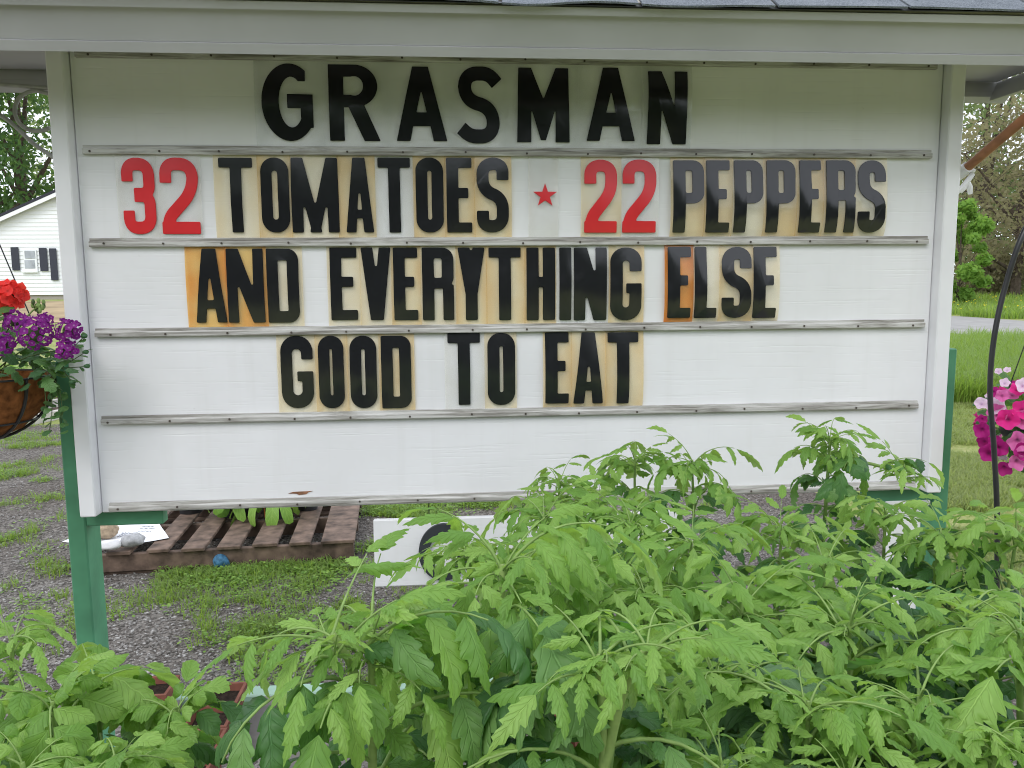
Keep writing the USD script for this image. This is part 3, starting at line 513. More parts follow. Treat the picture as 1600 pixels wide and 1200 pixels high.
# flagpole and its bracket at the right upright
fb = W_(1504, 268, .0); fe = fb + (at(1640, 152, 1.95) - fb) * 1.0
fp = thing('flagpole', 'bare brown wooden flagpole slanting up from the right upright', 'flagpole', fb)
part('pole', tube([fb, fb + (fe - fb) * .5, fe], [.0125, .013, .0135], 12), M['brown_dowel'], fp, smooth=40)
d = (fe - fb) / np.linalg.norm(fe - fb)
bk = thing('flagpole_bracket', 'white cast flagpole bracket screwed to the right upright', 'bracket', (1.214, 0, 1.80))
part('plate', bx(1.2125, 1.218, -.028, .02, 1.755, 1.845, .002), M['white_trim'], bk)
part('socket', tube([fb - d * .035, fb - d * .005, fb + d * .022], [.014, .0165, .0165], 12), M['white_trim'], bk, smooth=40)
for (a, b) in (((1501, 262), (1522, 267)), ((1520, 272), (1494, 303)), ((1500, 300), (1511, 285)), ((1511, 282), (1516, 303))):
    A_, B_ = W_(*a, -.012), W_(*b, -.012)
    part('wing', tube([A_, (A_ + B_) / 2 + [0, -.004, 0], B_], [.0065, .008, .0058], 8), M['white_trim'], bk, smooth=50)
# hanging board under the sign
hb = thing('hanging_board', 'small white board with dark round letters hung below the sign on hooks', 'board', (0, .012, .69))
part('board', bx(-.437, .452, .006, .024, .655, .852, .003), M['white_paint'], hb, smooth=20)
def board_letter(shape, x0, x1, z0, z1, name, lab):
    b0, b1, b2, b3 = shape.bounds
    g = affinity.affine_transform(shape, [(x1 - x0) / (b2 - b0), 0, 0, (z1 - z0) / (b3 - b1), x0 - b0 * (x1 - x0) / (b2 - b0), z0 - b1 * (z1 - z0) / (b3 - b1)])
    m = trimesh.creation.extrude_polygon(g, .012, engine='earcut'); v = np.asarray(m.vertices)
    part(name, (np.stack([v[:, 0], .0055 - v[:, 2], v[:, 1]], 1), m.faces[:, ::-1]), M['letter_black_matt'], hb, label=lab)
plain('letter_black_matt', (.035, .04, .045), .6, .3, .15)
oring = affinity.scale(Point(0, 0).buffer(1, 32), .42, .5).difference(affinity.scale(Point(0, 0).buffer(1, 32), .24, .31))
W1 = lambda x, y: on(1, 0, x, y)
board_letter(oring, W1(654, 850)[0], W1(732, 850)[0], .672, .838, 'letter', 'dark raised O')
board_letter(oring, W1(836, 850)[0], W1(912, 850)[0], .672, .838, 'letter', 'dark raised round letter half hidden by leaves')
for hx in (-.28, .29):
    part('hook', tube(catmull([(hx, .012, .896), (hx, .012, .875), (hx + .001, .012, .862), (hx + .006, .012, .856), (hx + .002, .012, .849), (hx - .005, .012, .853), (hx - .003, .012, .861)], 5), .0018, 6), M['dark_metal'], hb, smooth=50)
# white board against the right post
wb = thing('white_board', 'narrow white painted board standing beside the right green post', 'board', (1.15, .05, 0))
part('plank', obox((1.148, .045, .44), (.105, .02, .80), 0, .003), M['white_paint'], wb, smooth=20)
part('cap', obox((1.148, .045, .850), (.14, .05, .016), 0, .003), M['white_trim'], wb, smooth=20)
# shepherd's hook
hk = thing('garden_hook', 'tall curved black iron garden hook in front of the pink petunias', 'hook', at(1556, 830, 2.05))
hp = [at(1556, 1260, 2.1), at(1557, 1000, 2.08), at(1558, 812, 2.06), at(1553, 700, 2.05), at(1547, 610, 2.04), at(1553, 530, 2.03), at(1570, 450, 2.02), at(1600, 362, 2.0), at(1640, 300, 2.05), at(1680, 300, 2.1), at(1692, 345, 2.15), at(1664, 365, 2.2), at(1650, 340, 2.2)]
part('rod', tube(catmull(hp, 8), .0070, 10), M['dark_metal'], hk, smooth=50)

# ------------------------------------------------------------------ pallet and what stands on it
pa = math.atan2(2.26 - 2.06, -.751 + 2.35) * .55; PR = np.array([math.cos(pa), math.sin(pa), 0]); PB = np.array([-math.sin(pa), math.cos(pa), 0]); P0 = np.array([-.757, 2.075, 0])
def pl(a, b, z): return P0 - PR * a + PB * b + np.array([0, 0, z])
pt = thing('pallet', 'weathered brown wooden pallet lying on the gravel behind the sign', 'pallet', pl(.8, .5, 0))
edge = 0.0
for i, (w, gap) in enumerate([(.180, .055), (.112, .066), (.130, .062), (.120, .062), (.118, .066), (.110, .076), (.122, .066), (.10, 0)]):
    part('deck_board', obox(pl(edge + w / 2, .52, .128 + rnd.uniform(-.003, .003)), (w, 1.08 + rnd.uniform(-.01, .015), .019), pa + rnd.uniform(-.006, .006), .003), M['pallet_wood'], pt)
    edge += w + gap
for k, b in enumerate((.02, .52, 1.02)):
    part('stringer', obox(pl(edge / 2, b, .069), (edge - .01, .036, .094), pa, .003), M['pallet_wood'], pt)
for k, b in enumerate((.06, .98)):
    part('bottom_board', obox(pl(edge / 2, b, .012), (edge - .02, .09, .018), pa, .003), M['pallet_wood'], pt)
TOPZ = .139
# paper sheet held down by stones
pp = [on(2, TOPZ, *p) for p in ((97, 849), (158, 822), (248, 819), (264, 843), (206, 853), (150, 855))]
po = Polygon([tuple(p[:2]) for p in pp]); m = trimesh.creation.triangulate_polygon(po, engine='earcut'); v, f = trimesh.remesh.subdivide_to_size(np.column_stack([m[0], np.zeros(len(m[0]))]), m[1], .05)
v[:, 2] = TOPZ + .003 + .016 * meshkit.fbm(np.column_stack([v[:, :2] * 4, v[:, 2]]), 2, 5); v2 = v - [0, 0, .001]
pc = np.mean(pp, 0)
pap = thing('paper', 'crumpled white paper notice weighted with stones on the left end of the pallet', 'paper', pc)
part('sheet', (np.vstack([v, v2]), np.vstack([f if f.size and np.cross(v[f[0, 1]] - v[f[0, 0]], v[f[0, 2]] - v[f[0, 0]])[2] > 0 else f[:, ::-1], f + len(v)])), M['paper'], pap)
for (a, b, x0, x1) in ((822.5, .0022, 222, 240), (826, .0018, 218, 242), (830, .0018, 216, 236), (833, .0026, 190, 205), (836, .0020, 186, 202), (838.5, .0018, 183, 196)):
    part('ink_mark', tube([on(2, TOPZ + .0145, x0 + (x1 - x0) * q / 7, a + .5 * math.sin(q * 2.6 + a)) for q in range(8)], [b * (1 + .5 * math.sin(q * 3.7 + a)) for q in range(8)], 5), M['ink'], pap)
for (x, y, s, mt, lab) in ((163, 829, (.075, .055, .045), 'tan_stone', 'rounded tan stone on the back of the paper notice'), (206, 844, (.062, .052, .036), 'grey_stone', 'grey pointed stone on the front edge of the paper notice'), (172, 852, (.055, .04, .026), 'paper_stone', 'flat whitish stone at the front corner of the paper notice')):
    if mt == 'paper_stone' and 'paper_stone' not in M: plain('paper_stone', (.62, .61, .62), .8, .2, .15)
    c = on(2, TOPZ + .016 + s[2] * .8, x, y)
    p_ = part('stone', lump(c, s, x, .3), M[mt], smooth=40); tag(stage.GetPrimAtPath(p_), lab, 'stone')
# nursery pots with lettuce-like plants
def pot(name, lab, c, r, h, mt, group=None, soil=True, cat='pot'):
    t = thing(name, lab, cat, c, group)
    part('wall', lathe([(r * .74, .001), (r * .78, .0), (r * .96, h * .88), (r * .97, h * .89), (r * 1.05, h * .89), (r * 1.05, h), (r * .98, h), (r * .93, h * .9), (r * .75, .012), (.001, .012)], c, 24), M[mt], t, smooth=40)
    if soil: part('soil', lathe([(r * .95, h * .86), (r * .6, h * .90), (.001, h * .89)], c, 16), M['potting_soil'], t, smooth=40)
    return t
def leafmesh(L, Wd, droop=0.6, fold=.25, nu=16, nv=3, lobes=5, deep=.4, fine=.0, seed=0, sweep=.38, curl=.3, quilt=.05, round_=.55, tip=.85, twist=0.0, rough_=.0):
    """Leaf blade from the origin along +x, upper side +z; returns vertices, faces, st."""
    r = random.Random(seed); U = np.linspace(0, 1, nu + 1); prof = (U ** round_) * (1 - U) ** tip; prof /= prof.max()
    V = np.linspace(-1, 1, 2 * nv + 1); tone = r.randrange(10)
    th = -droop * U ** 1.2; dx, dz = np.cos(th) / nu, np.sin(th) / nu
    X = np.concatenate([[0], np.cumsum(dx[:-1])]) * L; Z = np.concatenate([[0], np.cumsum(dz[:-1])]) * L
    side = r.uniform(-.25, .25) * L; Y0 = side * U ** 2
    ph = [r.random(), r.random()]; pts = np.zeros((nu + 1, 2 * nv + 1, 3)); st = np.zeros((nu + 1, 2 * nv + 1, 2))
    ws = []
    for s in (0, 1):
        fr = (U * lobes + ph[s]) % 1; tooth = 1 - deep * (1 - fr ** .8) * np.clip(U * 6, 0, 1)
        fr2 = (U * lobes * 2.7 + ph[s] * 3) % 1
        w = prof * Wd / 2 * tooth * (1 - fine * (1 - fr2)) * (1 + .1 * (r.random() - .5)); w[0] = w[-1] = 0.0004; ws.append(w)
    q_ph = r.random() * 6
    for j, vv in enumerate(V):
        w = ws[0 if vv < 0 else 1]; a = abs(vv)
        s_ = sweep * a * w * (1 + .0 * U)
        tx, tz = np.cos(th), np.sin(th); nxz = np.stack([-tz, tx], 1)
        up = a * w * fold - curl * a ** 2.2 * w + quilt * w * np.sin(2 * np.pi * (U * lobes * 1.35 - .25 * a) + q_ph) * a * (1.2 - a) * 2.2
        up = up + twist * vv * w * U + w * rough_ * (meshkit.noise(np.stack([U * 9, np.full(nu + 1, vv * 3.1), np.full(nu + 1, tone * 1.7 + seed * 90)], 1)) - .5)
        pts[:, j, 0] = X + s_ * tx + nxz[:, 0] * up; pts[:, j, 2] = Z + s_ * tz + nxz[:, 1] * up; pts[:, j, 1] = Y0 + vv * w * math.cos(min(1.2, abs(fold) * .8))
        st[:, j, 0] = np.clip(U, .001, .998) + tone; st[:, j, 1] = vv
    n = 2 * nv + 1; i, j = np.meshgrid(np.arange(nu), np.arange(n - 1), indexing='ij'); q = np.stack([i * n + j, (i + 1) * n + j, (i + 1) * n + j + 1, i * n + j + 1], -1).reshape(-1, 4)
    return pts.reshape(-1, 3), np.vstack([q[:, [0, 1, 2]], q[:, [0, 2, 3]]]), st.reshape(-1, 2)
def place(v, o, d, nrm):
    d = d / np.linalg.norm(d); s = np.cross(nrm, d); s /= np.linalg.norm(s) + 1e-9; n = np.cross(d, s)
    return o + v[:, :1] * d + v[:, 1:2] * s + v[:, 2:] * n
Zv = np.array([0, 0, 1.0])
def rosette(name, lab, cat, c, n, L, Wd, mt, e0=(.2, 1.1), droop=(1.2, 2.2), r=None, group=None):
    t = thing(name, lab, cat, c, group); r = random.Random(lab)
    part('crown', lump(c + Zv * .012, (.018, .018, .02), 3, .2, 1), M['tomato_stem'], t)
    for k in range(n):
        az = k * 2.4 + r.uniform(-.3, .3); e = r.uniform(*e0); d = np.array([math.cos(az) * math.cos(e), math.sin(az) * math.cos(e), math.sin(e)])
        v, f, st = leafmesh(L * r.uniform(.7, 1.1), Wd * r.uniform(.8, 1.1), r.uniform(*droop), .25, 12, 2, 4, .08, seed=r.random(), round_=.9, tip=.45, curl=.1, quilt=.04)
        part('leaf', (place(v, c + Zv * .02 + d * .01, d, Zv), f), M[mt], t, smooth=True, uv=st)
    return t
for k, (x, y, r, h, lab) in enumerate([(292, 806, .085, .19, 'black nursery pot on the left half of the pallet'), (362, 812, .135, .24, 'wide black nursery pot under the broad yellow-green leaves'), (425, 815, .085, .20, 'black nursery pot with orange printing on the pallet'), (478, 800, .075, .18, 'black nursery pot furthest right on the pallet')]):
    c = on(2, TOPZ, x, y) + np.array([0, r, 0]); t = pot('nursery_pot', lab, c, r, h, 'black_pot')
    if k == 2:
        for i in range(4):
            g = [(c[0] - .045 + i * .024 + .004 * math.sin(q * 3 + i), c[1] - r * (.80 + .16 * q / 5) - .003 + (abs(-.045 + i * .024) ** 2) * 6, c[2] + .02 + q * .028) for q in range(6)]
            part('print_mark', tube(g, [.004, .006, .003, .006, .004, .005], 5), M['orange_print'], t)
    if k in (1, 2):
        rosette('leafy_plant', ['', 'broad yellow-green leafy plant drooping over the wide black pot', 'leafy green plant in the pot with orange printing'][k], 'plant', c + Zv * (h - .06), 34 if k == 1 else 14, .33, .075, 'lettuce_leaf', e0=(-.2, .9), droop=(1.4, 2.4))
bb = on(2, .05, 346, 878)
p_ = part('twine_ball', lump(bb, (.042, .040, .044), 4, .34, 3), M['blue_paint'], smooth=40); tag(stage.GetPrimAtPath(p_), 'small blue ball of twine against the front of the pallet', 'ball')

# ------------------------------------------------------------------ raised bed timbers on the left
for (a, b, lab) in (((-40, 668), (112, 637), 'long weathered timber edging, the nearer of two behind the hanging basket'), ((-30, 642), (112, 621), 'long weathered timber edging, the farther of two behind the hanging basket')):
    A_, B_ = on(2, .1, *a), on(2, .1, *b); c = (A_ + B_) / 2; L = np.linalg.norm(B_ - A_)
    t = thing('bed_timber', lab, 'timber', (c[0], c[1], 0)); rz = math.atan2(B_[1] - A_[1], B_[0] - A_[0])
    part('beam', obox((c[0], c[1], .05), (L, .07, .115), rz, .006), M['timber'], t)
    for e in (-.46, .46):
        q = c + (B_ - A_) * e; part('stake', obox((q[0] - .06 * math.sin(rz), q[1] + .06 * math.cos(rz), .06), (.04, .04, .2), rz, .004), M['timber'], t)

# ------------------------------------------------------------------ house
HY = 44.0
hx = lambda x, y: on(1, HY, x, y)
zb = hx(50, 461)[2]; zg = hx(50, 473)[2]; xl, xp = hx(-62, 450)[0], hx(108, 450)[0]; xr = 2 * xp - xl; zp = hx(108, 301)[2]; ze = hx(-62, 375)[2]
hs = thing('house', 'white clapboard house with dark shutters and a gable roof beyond the field', 'house', (xp, HY, zg))
wall = Polygon([(xl, zb), (xr, zb), (xr, ze), (xp, zp), (xl, ze)]); m = trimesh.creation.extrude_polygon(wall, 10.0, engine='earcut'); v = np.asarray(m.vertices)
part('wall', (np.stack([v[:, 0], HY + .05 + v[:, 2], v[:, 1]], 1), m.faces[:, ::-1]), M['siding'], hs)
part('foundation', bx(xl + .05, xr - .05, HY + .1, HY + 9.9, zg - .6, zb - .003), M['foundation'], hs)
zc = zb; step = (hx(50, 425)[2] - hx(50, 460)[2]) / 5.6
while zc < zp - .05:
    z2 = min(zc + step, zp - .02)
    xa, xb = (xl, xr) if zc < ze else (xl + (zc - ze) / (zp - ze) * (xp - xl), xr - (zc - ze) / (zp - ze) * (xr - xp))
    if xb - xa > .3:
        vv = np.array([(xa, HY + .05, zc), (xb, HY + .05, zc), (xb, HY + .012, zc), (xa, HY + .012, zc), (xa, HY + .05, z2), (xb, HY + .05, z2), (xb, HY + .042, z2), (xa, HY + .042, z2)])
        part('clapboard', trimesh.Trimesh(vv).convex_hull, M['siding'], hs)
    zc += step
for s in (-1, 1):
    xe = xl - .35 if s < 0 else xr + .35; ze2 = ze - .35 * (zp - ze) / (xp - xl)
    poly = [(xp, zp + .06), (xe, ze2 + .06), (xe, ze2 + .22), (xp, zp + .22)]
    m = trimesh.creation.extrude_polygon(Polygon(poly), 10.8, engine='earcut'); v = np.asarray(m.vertices); part('roof', (np.stack([v[:, 0], HY - .35 + v[:, 2], v[:, 1]], 1), m.faces[:, ::-1]), M['house_roof'], hs)
    poly = [(xp, zp - .16), (xe, ze2 - .16), (xe, ze2 + .058), (xp, zp + .058)]
    m = trimesh.creation.extrude_polygon(Polygon(poly), .05, engine='earcut'); v = np.asarray(m.vertices); part('rake_board', (np.stack([v[:, 0], HY - .34 + v[:, 2], v[:, 1]], 1), m.faces[:, ::-1]), M['siding'], hs)
def rect(name, x0, y0, x1, y1, off, th, mt, parent, **k):
    a, b = hx(x0, y0), hx(x1, y1); return part(name, bx(min(a[0], b[0]), max(a[0], b[0]), HY - off, HY - off + th, min(a[2], b[2]), max(a[2], b[2]), .01), M[mt], parent, **k)
rect('shutter', 17, 386.5, 32, 422.5, .06, .05, 'shutter', hs); rect('shutter', 61, 387.5, 76, 423.5, .06, .05, 'shutter', hs); rect('shutter', 77, 388, 92, 438, .07, .05, 'shutter', hs, label='taller dark shutter')
wn = rect('window', 36, 389.5, 59.5, 424, .05, .04, 'siding', hs)
rect('pane', 39, 392, 56, 404, .075, .02, 'window_glass', wn); rect('pane', 39, 406.5, 56, 419.5, .07, .02, 'window_glass', wn); rect('sill', 35, 423, 60.5, 426, .12, .1, 'siding', wn)
rect('corner_trim', 93, 387, 97, 439, .055, .05, 'siding', hs)
for (x, y) in ((17, 340), (73, 313)):
    c = hx(x, y); part('vent_pipe', tube([(c[0], HY + 1.5, c[2] - .6), (c[0], HY + 1.5, c[2] + .5)], .07, 8), M['siding'], hs)

# ------------------------------------------------------------------ trees
def leafcloud(centers, radii, n, size, seed, hollow=.35):
    r = np.random.default_rng(seed); k = len(centers); vol = np.array([np.prod(q) ** (2 / 3) for q in radii]); pick = r.choice(k, n, p=vol / vol.sum())
    d = r.standard_normal((n, 3)); d /= np.linalg.norm(d, axis=1, keepdims=True); rad = (hollow + (1 - hollow) * r.random(n) ** .6)[:, None]
    c = np.asarray(centers)[pick] + d * rad * np.asarray(radii)[pick] * (1 + .25 * r.standard_normal((n, 1)) * (r.random((n, 1)) < .2))
    a = r.standard_normal((n, 3)); a /= np.linalg.norm(a, axis=1, keepdims=True); b = np.cross(a, r.standard_normal((n, 3))); b /= np.linalg.norm(b, axis=1, keepdims=True)
    s = size * (.6 + .8 * r.random((n, 1))); v = np.stack([c - a * s, c + b * s * .55, c + a * s, c - b * s * .55], 1).reshape(-1, 3); i = np.arange(n)[:, None] * 4
    return v, np.vstack([np.hstack([i, i + 1, i + 2]), np.hstack([i, i + 2, i + 3])])
def tree(name, lab, base, H, spread, n, size, mt, seed, trunk=.3, clear=.25, clumps=26, limbs=9, flat_=.8, group=None, twigs=0):
    r = random.Random(seed); base = np.asarray(base, float); t = thing(name, lab, 'tree' if 'bush' not in name else 'bush', base, group)
    cs, rs, tw = [], [], [tube([base - Zv * .2, base + np.array([.1 * H * r.uniform(-.3, .3), 0, H * .45]), base + np.array([.1 * H * r.uniform(-.5, .5), 0, H * .85])], [trunk, trunk * .7, trunk * .15], 8)]
    for k in range(clumps):
        z = clear + (1 - clear) * (k + .5) / clumps; w = math.sin(math.pi * min(1, (z - clear) / (1 - clear) * .82 + .14)) ** .7
        az = k * 2.399 + r.uniform(-.4, .4); q = spread * w * r.uniform(.35, 1.0)
        c = base + np.array([math.cos(az) * q, math.sin(az) * q, H * z]); cs.append(c); s = spread * r.uniform(.22, .42); rs.append((s, s, s * flat_))
    for k in range(limbs):
        c = cs[int((k + .5) * len(cs) / limbs)]; z0 = base + Zv * max(H * clear * .8, (c[2] - base[2]) * .55)
        tw.append(tube(bez([z0, (z0 + c) / 2 + Zv * .06 * H * r.uniform(-.3, 1), c], 6), np.linspace(trunk * .42, trunk * .08, 6), 6))
    part('trunk', tw[0], M['bark'], t, smooth=40)
    for l in tw[1:]: part('limb', l, M['bark'], t, smooth=40)
    if twigs:
        ts = []
        for k in range(twigs):
            c = np.array(cs[r.randrange(len(cs))]); q = np.array(rs[0]) * 1.2; e = c + np.array([r.gauss(0, 1), r.gauss(0, 1), r.gauss(0.2, 1)]) * q
            ts.append(tube([c, (c + e) / 2 + np.array([r.gauss(0, .1), r.gauss(0, .1), .1]) * q, e], [trunk * .07, trunk * .05, trunk * .02], 4, False))
        part('twigs', cat_(ts), M['bark'], t, kind='stuff')
    part('crown', leafcloud(cs, rs, n, size, seed), M[mt], t)
    return t
g_ = lambda x, y: np.array([x, y, float(rise(x, y))])
def tree_at(px, depth): p = at(px, 452, depth); return g_(p[0], p[1])
tree('shade_tree', 'tall dark green tree right behind the house roof', tree_at(52, 62), 21, 6.5, 6000, .22, 'dark_foliage', 3, .55, .2, 34, 10)
tree('shade_tree', 'tall dark tree at the left edge behind the house', tree_at(-40, 58), 20, 6.0, 4800, .22, 'dark_foliage', 4, .5, .2, 34, 10)
tree('shade_tree', 'olive green tree farther back left of the sign', tree_at(110, 80), 23, 7.5, 3600, .28, 'olive_foliage', 5, .6, .2, 34, 8)
tree('woodland_tree', 'bronze tinted tree with bare twigs at the right edge', tree_at(1585, 46), 11.0, 4.6, 6000, .15, 'bronze_foliage', 6, .3, .16, 36, 12, twigs=160)
tree('woodland_tree', 'tall olive tree rising behind the flagpole', tree_at(1535, 58), 19, 6.2, 6500, .19, 'olive_foliage', 7, .45, .15, 36, 12, twigs=160)
tree('woodland_tree', 'sparse bronze tree with sky showing through its top right', tree_at(1640, 62), 19, 6.5, 3800, .19, 'bronze_foliage', 8, .45, .15, 34, 12, twigs=200)
tree('woodland_tree', 'dark tree seen low between the bright bush and the bronze tree', tree_at(1545, 66), 10, 5.0, 5000, .24, 'olive_foliage', 9, .4, .05, 30, 6)
tree('bright_bush', 'bright green young bush beside the right upright of the sign', tree_at(1497, 42), 5.4, 1.5, 5200, .13, 'bright_foliage', 10, .09, .05, 24, 8)
tree('low_bush', 'low brownish bush under the trees on the road verge', tree_at(1545, 48), 2.4, 2.6, 3500, .13, 'bronze_foliage', 12, .07, .0, 20, 5)
tree('low_bush', 'low green bush under the bronze tree at the right edge', tree_at(1610, 50), 2.2, 2.6, 3500, .13, 'olive_foliage', 13, .07, .0, 20, 5)
r_ = np.random.default_rng(5); wc, wr = [], []
for k in range(60):
    x = -34 + 68 * (k + .5) / 60; wc.append((x, -17 + r_.uniform(-2, 2), r_.uniform(.8, 2.4 + 1.9 * (1 + math.sin(x * .45)) * .6 + (1.6 if x < 2 else 0)))); wr.append((2.4, 1.8, r_.uniform(1.8, 2.6)))
p_ = part('woodland', leafcloud(wc, wr, 24000, .42, 77, .2), M['dark_foliage'], kind='stuff'); tag(stage.GetPrimAtPath(p_), 'wooded edge across the way, mirrored in the glossy letters', 'woodland')

# ------------------------------------------------------------------ bench of potted tomato plants
BZ = .455
bn = thing('plant_bench', 'low bench with pale green rail and white slats under the tomato plants', 'bench', (0, -.9, 0))
part('rail', bx(-1.02, 1.02, -.20, -.148, BZ - .09, BZ, .003), M['pale_green_paint'], bn, smooth=20)
part('rail', bx(-1.02, 1.02, -1.78, -1.73, BZ - .09, BZ, .003), M['pale_green_paint'], bn, smooth=20)
for x in (-1.02, -.02, .97): part('rail', bx(x, x + .05, -1.728, -.202, BZ - .09, BZ - .022, .003), M['pale_green_paint'], bn, smooth=20)
x = -.96
for k in range(16):
    part('slat', bx(x, x + .045, -1.728, -.203, BZ - .0215, BZ - .001, .002), M['white_trim' if k == 1 else 'old_slat'], bn, smooth=20); x += .122
for (x, y) in ((-1.0, -.175), (.99, -.175), (-1.0, -1.755), (.99, -1.755)): part('leg', bx(x - .035, x + .035, y - .02, y + .02, -.02, BZ - .092, .003), M['pale_green_paint'], bn, smooth=20)
part('cleat', bx(-1.20, -1.0, -.135, -.10, BZ - .06, BZ - .012, .003), M['pale_green_paint'], bn, smooth=20)

def compound(plant, o, az, e0, L, bend, mt, hi, r, young=False, droop=1.0, pairs=4, stem='tomato_stem', broad=False):
    """One tomato leaf: the stalk is the part, its leaflets the sub-parts."""
    n = 10; S = np.linspace(0, 1, n); e = e0 - bend * S ** 1.15; a = az + r.uniform(-.35, .35) * S ** 2
    T = np.stack([np.cos(a) * np.cos(e), np.sin(a) * np.cos(e), np.sin(e)], 1); P = o + np.vstack([[0, 0, 0], np.cumsum((T[1:] + T[:-1]) / 2, 0)]) * (L / (n - 1))
    R0 = (.0025 if hi else .0022) * (L / .18) ** .6
    lf = part('leaf', tube(P, np.linspace(R0, R0 * .35, n), 7 if hi else 5), M[stem], plant, smooth=True)
    def leaflet(s, ang, ln, wd, dr, lob, deep):
        i = s * (n - 1); k = min(int(i), n - 2); p = P[k] + (P[k + 1] - P[k]) * (i - k); t = T[k] + (T[k + 1] - T[k]) * (i - k); t /= np.linalg.norm(t)
        sd = np.cross(Zv, t); sd /= np.linalg.norm(sd) + 1e-6; nr = np.cross(t, sd)
        nr = nr + sd * r.uniform(-.35, .35) + np.array([r.uniform(-.2, .2), r.uniform(-.2, .2), 0])
        d = t * math.cos(ang) + sd * math.sin(ang) - Zv * (.38 * dr if ang else .15 * dr) * r.uniform(.3, 1.4)
        nu, nv = ((20, 3) if hi else (12, 2))
        v, f, st = leafmesh(ln, wd, dr * r.uniform(.5, 1.25), r.uniform(.0, .5), nu, nv, lob, deep, .20, seed=r.random(), sweep=.50, curl=r.uniform(.1, .9), quilt=.085 if hi else .07, rough_=.22, twist=r.uniform(-.5, .5) * (1.6 if young else .9), round_=.5, tip=r.uniform(.85, 1.15))
        v = place(v + [ln * .06, 0, 0], p, d, nr); m_ = mt
        q_ = r.random()
        if mt in ('tomato_leaf', 'tomato_grey_leaf'): m_ = 'tomato_young_leaf' if q_ < .12 else 'tomato_dark_leaf' if q_ > .66 else mt
        part('leaflet', (v, f), M[m_], lf, smooth=True, uv=st)
    w = .60 if not young else .44
    if broad:
        leaflet(1, 0, L * r.uniform(.62, .8), L * r.uniform(.46, .58), droop, 1.6, .10)
        for s, k in ((.38, .55), (.72, .62)):
            for sg in (-1, 1): leaflet(s, sg * r.uniform(.7, 1.2), L * k * r.uniform(.85, 1.1), L * k * r.uniform(.62, .76), droop, 1.4, .10)
        return
    leaflet(1, 0, L * r.uniform(.62, .78), L * .68 * w * r.uniform(.85, 1.12), droop, 4.6, .54)
    for i in range(pairs):
        s = .14 + .66 * i / max(1, pairs - 1) if pairs > 1 else .6; k = (.66, .92, 1.0, .82)[min(i, 3)]
        for sg in (-1, 1):
            if r.random() < .95:
                l_ = L * .57 * k * r.uniform(.82, 1.15); leaflet(min(.97, s + r.uniform(-.04, .04)), sg * r.uniform(.7, 1.25), l_, l_ * w * r.uniform(.85, 1.1), droop, 3.8, .48)
    if hi and not young:
        for s in (.3, .52, .74):
            for sg in (-1, 1):
                if r.random() < .6: leaflet(s, sg * r.uniform(.9, 1.5), L * .14, L * .10, .6, 2.2, .3)
def tomato(lab, tip, foot, nleaf=9, L=.23, hi=False, seed=0, bare=.45, tops=6, droop=1.0, fork=None, thick=.0055, group=None, skip=None, yellow=0, wiggle=.02, broad=False, young=.8, stem='tomato_stem', leaf='tomato_leaf'):
    r = random.Random(seed * 7 + 1); tip, foot = np.asarray(tip, float), np.asarray(foot, float)
    t = thing('tomato_plant', lab, 'tomato plant', foot, group)
    mid = (tip + foot) / 2 + np.array([r.uniform(-1, 1), r.uniform(-1, 1), 0]) * wiggle
    P = bez([foot - Zv * .01, foot + Zv * .3 * (tip[2] - foot[2]), mid, tip - Zv * .1 * (tip[2] - foot[2]), tip], 18)
    part('stem', tube(P, np.linspace(thick, thick * .45, 18), 10 if hi else 7), M[stem], t, smooth=True)
    heads = [(P, tip)]
    if fork is not None:
        k = int(17 * fork[0]); q = np.asarray(fork[1], float); B_ = catmull([P[k], (P[k] * .55 + q * .45) + Zv * .02, q], 7)
        part('side_shoot', tube(B_, np.linspace(thick * .75, thick * .4, len(B_)), 8), M[stem], t, smooth=True); heads.append((B_, q))
    az = r.uniform(0, 6.28); cnt = 0
    for (C_, hd) in heads:
        main = C_ is P; n_ = nleaf if main else 3
        for k in range(n_):
            s = (bare + (1 - bare) * (k / n_) ** .9) if main else .4 + .5 * k / n_
            i = s * (len(C_) - 1); j = min(int(i), len(C_) - 2); o = C_[j] + (C_[j + 1] - C_[j]) * (i - j)
            az += 2.399 + r.uniform(-.4, .4); f = k / n_
            if skip and skip(az % 6.283, f): continue
            l = L * .60 * (1.08 - .40 * f ** 1.6) * r.uniform(.85, 1.12)
            compound(t, o, az, r.uniform(.40, 1.05) + .2 * f, l, r.uniform(1.1, 2.1) * (.6 + .4 * droop), 'tomato_yellow_leaf' if cnt < yellow else leaf if f < young - .12 else 'tomato_young_leaf', hi, r, f > young, droop, broad=broad)
            cnt += 1
        for k in range(tops if main else max(3, tops - 2)):
            az += 2.399; compound(t, hd - Zv * r.uniform(.0, .03), az, r.uniform(.4, 1.35), L * (r.uniform(.20, .34) if hi else r.uniform(.26, .46)), r.uniform(.3, 1.7), 'tomato_young_leaf', hi, r, True, .9, 2 if k % 2 else 3, broad=broad)
    return t
def plant_at(lab, x, y, depth, dx=0, dy=0, **k):
    k['nleaf'] = round(k.get('nleaf', 9) * 1.4); k['tops'] = k.get('tops', 6) + 2
    if not k.get('broad'): k['bare'] = k.get('bare', .45) - .04
    """Tip at the given place; the foot stands on the bench below, dx, dy metres aside."""
    tip = at(x, y, depth) - Zv * .035; foot = np.array([tip[0] + dx, tip[1] + dy, BZ + .085]); feet.append(foot)
    return tomato(lab, tip, foot, seed=len(feet), **k)
feet = []
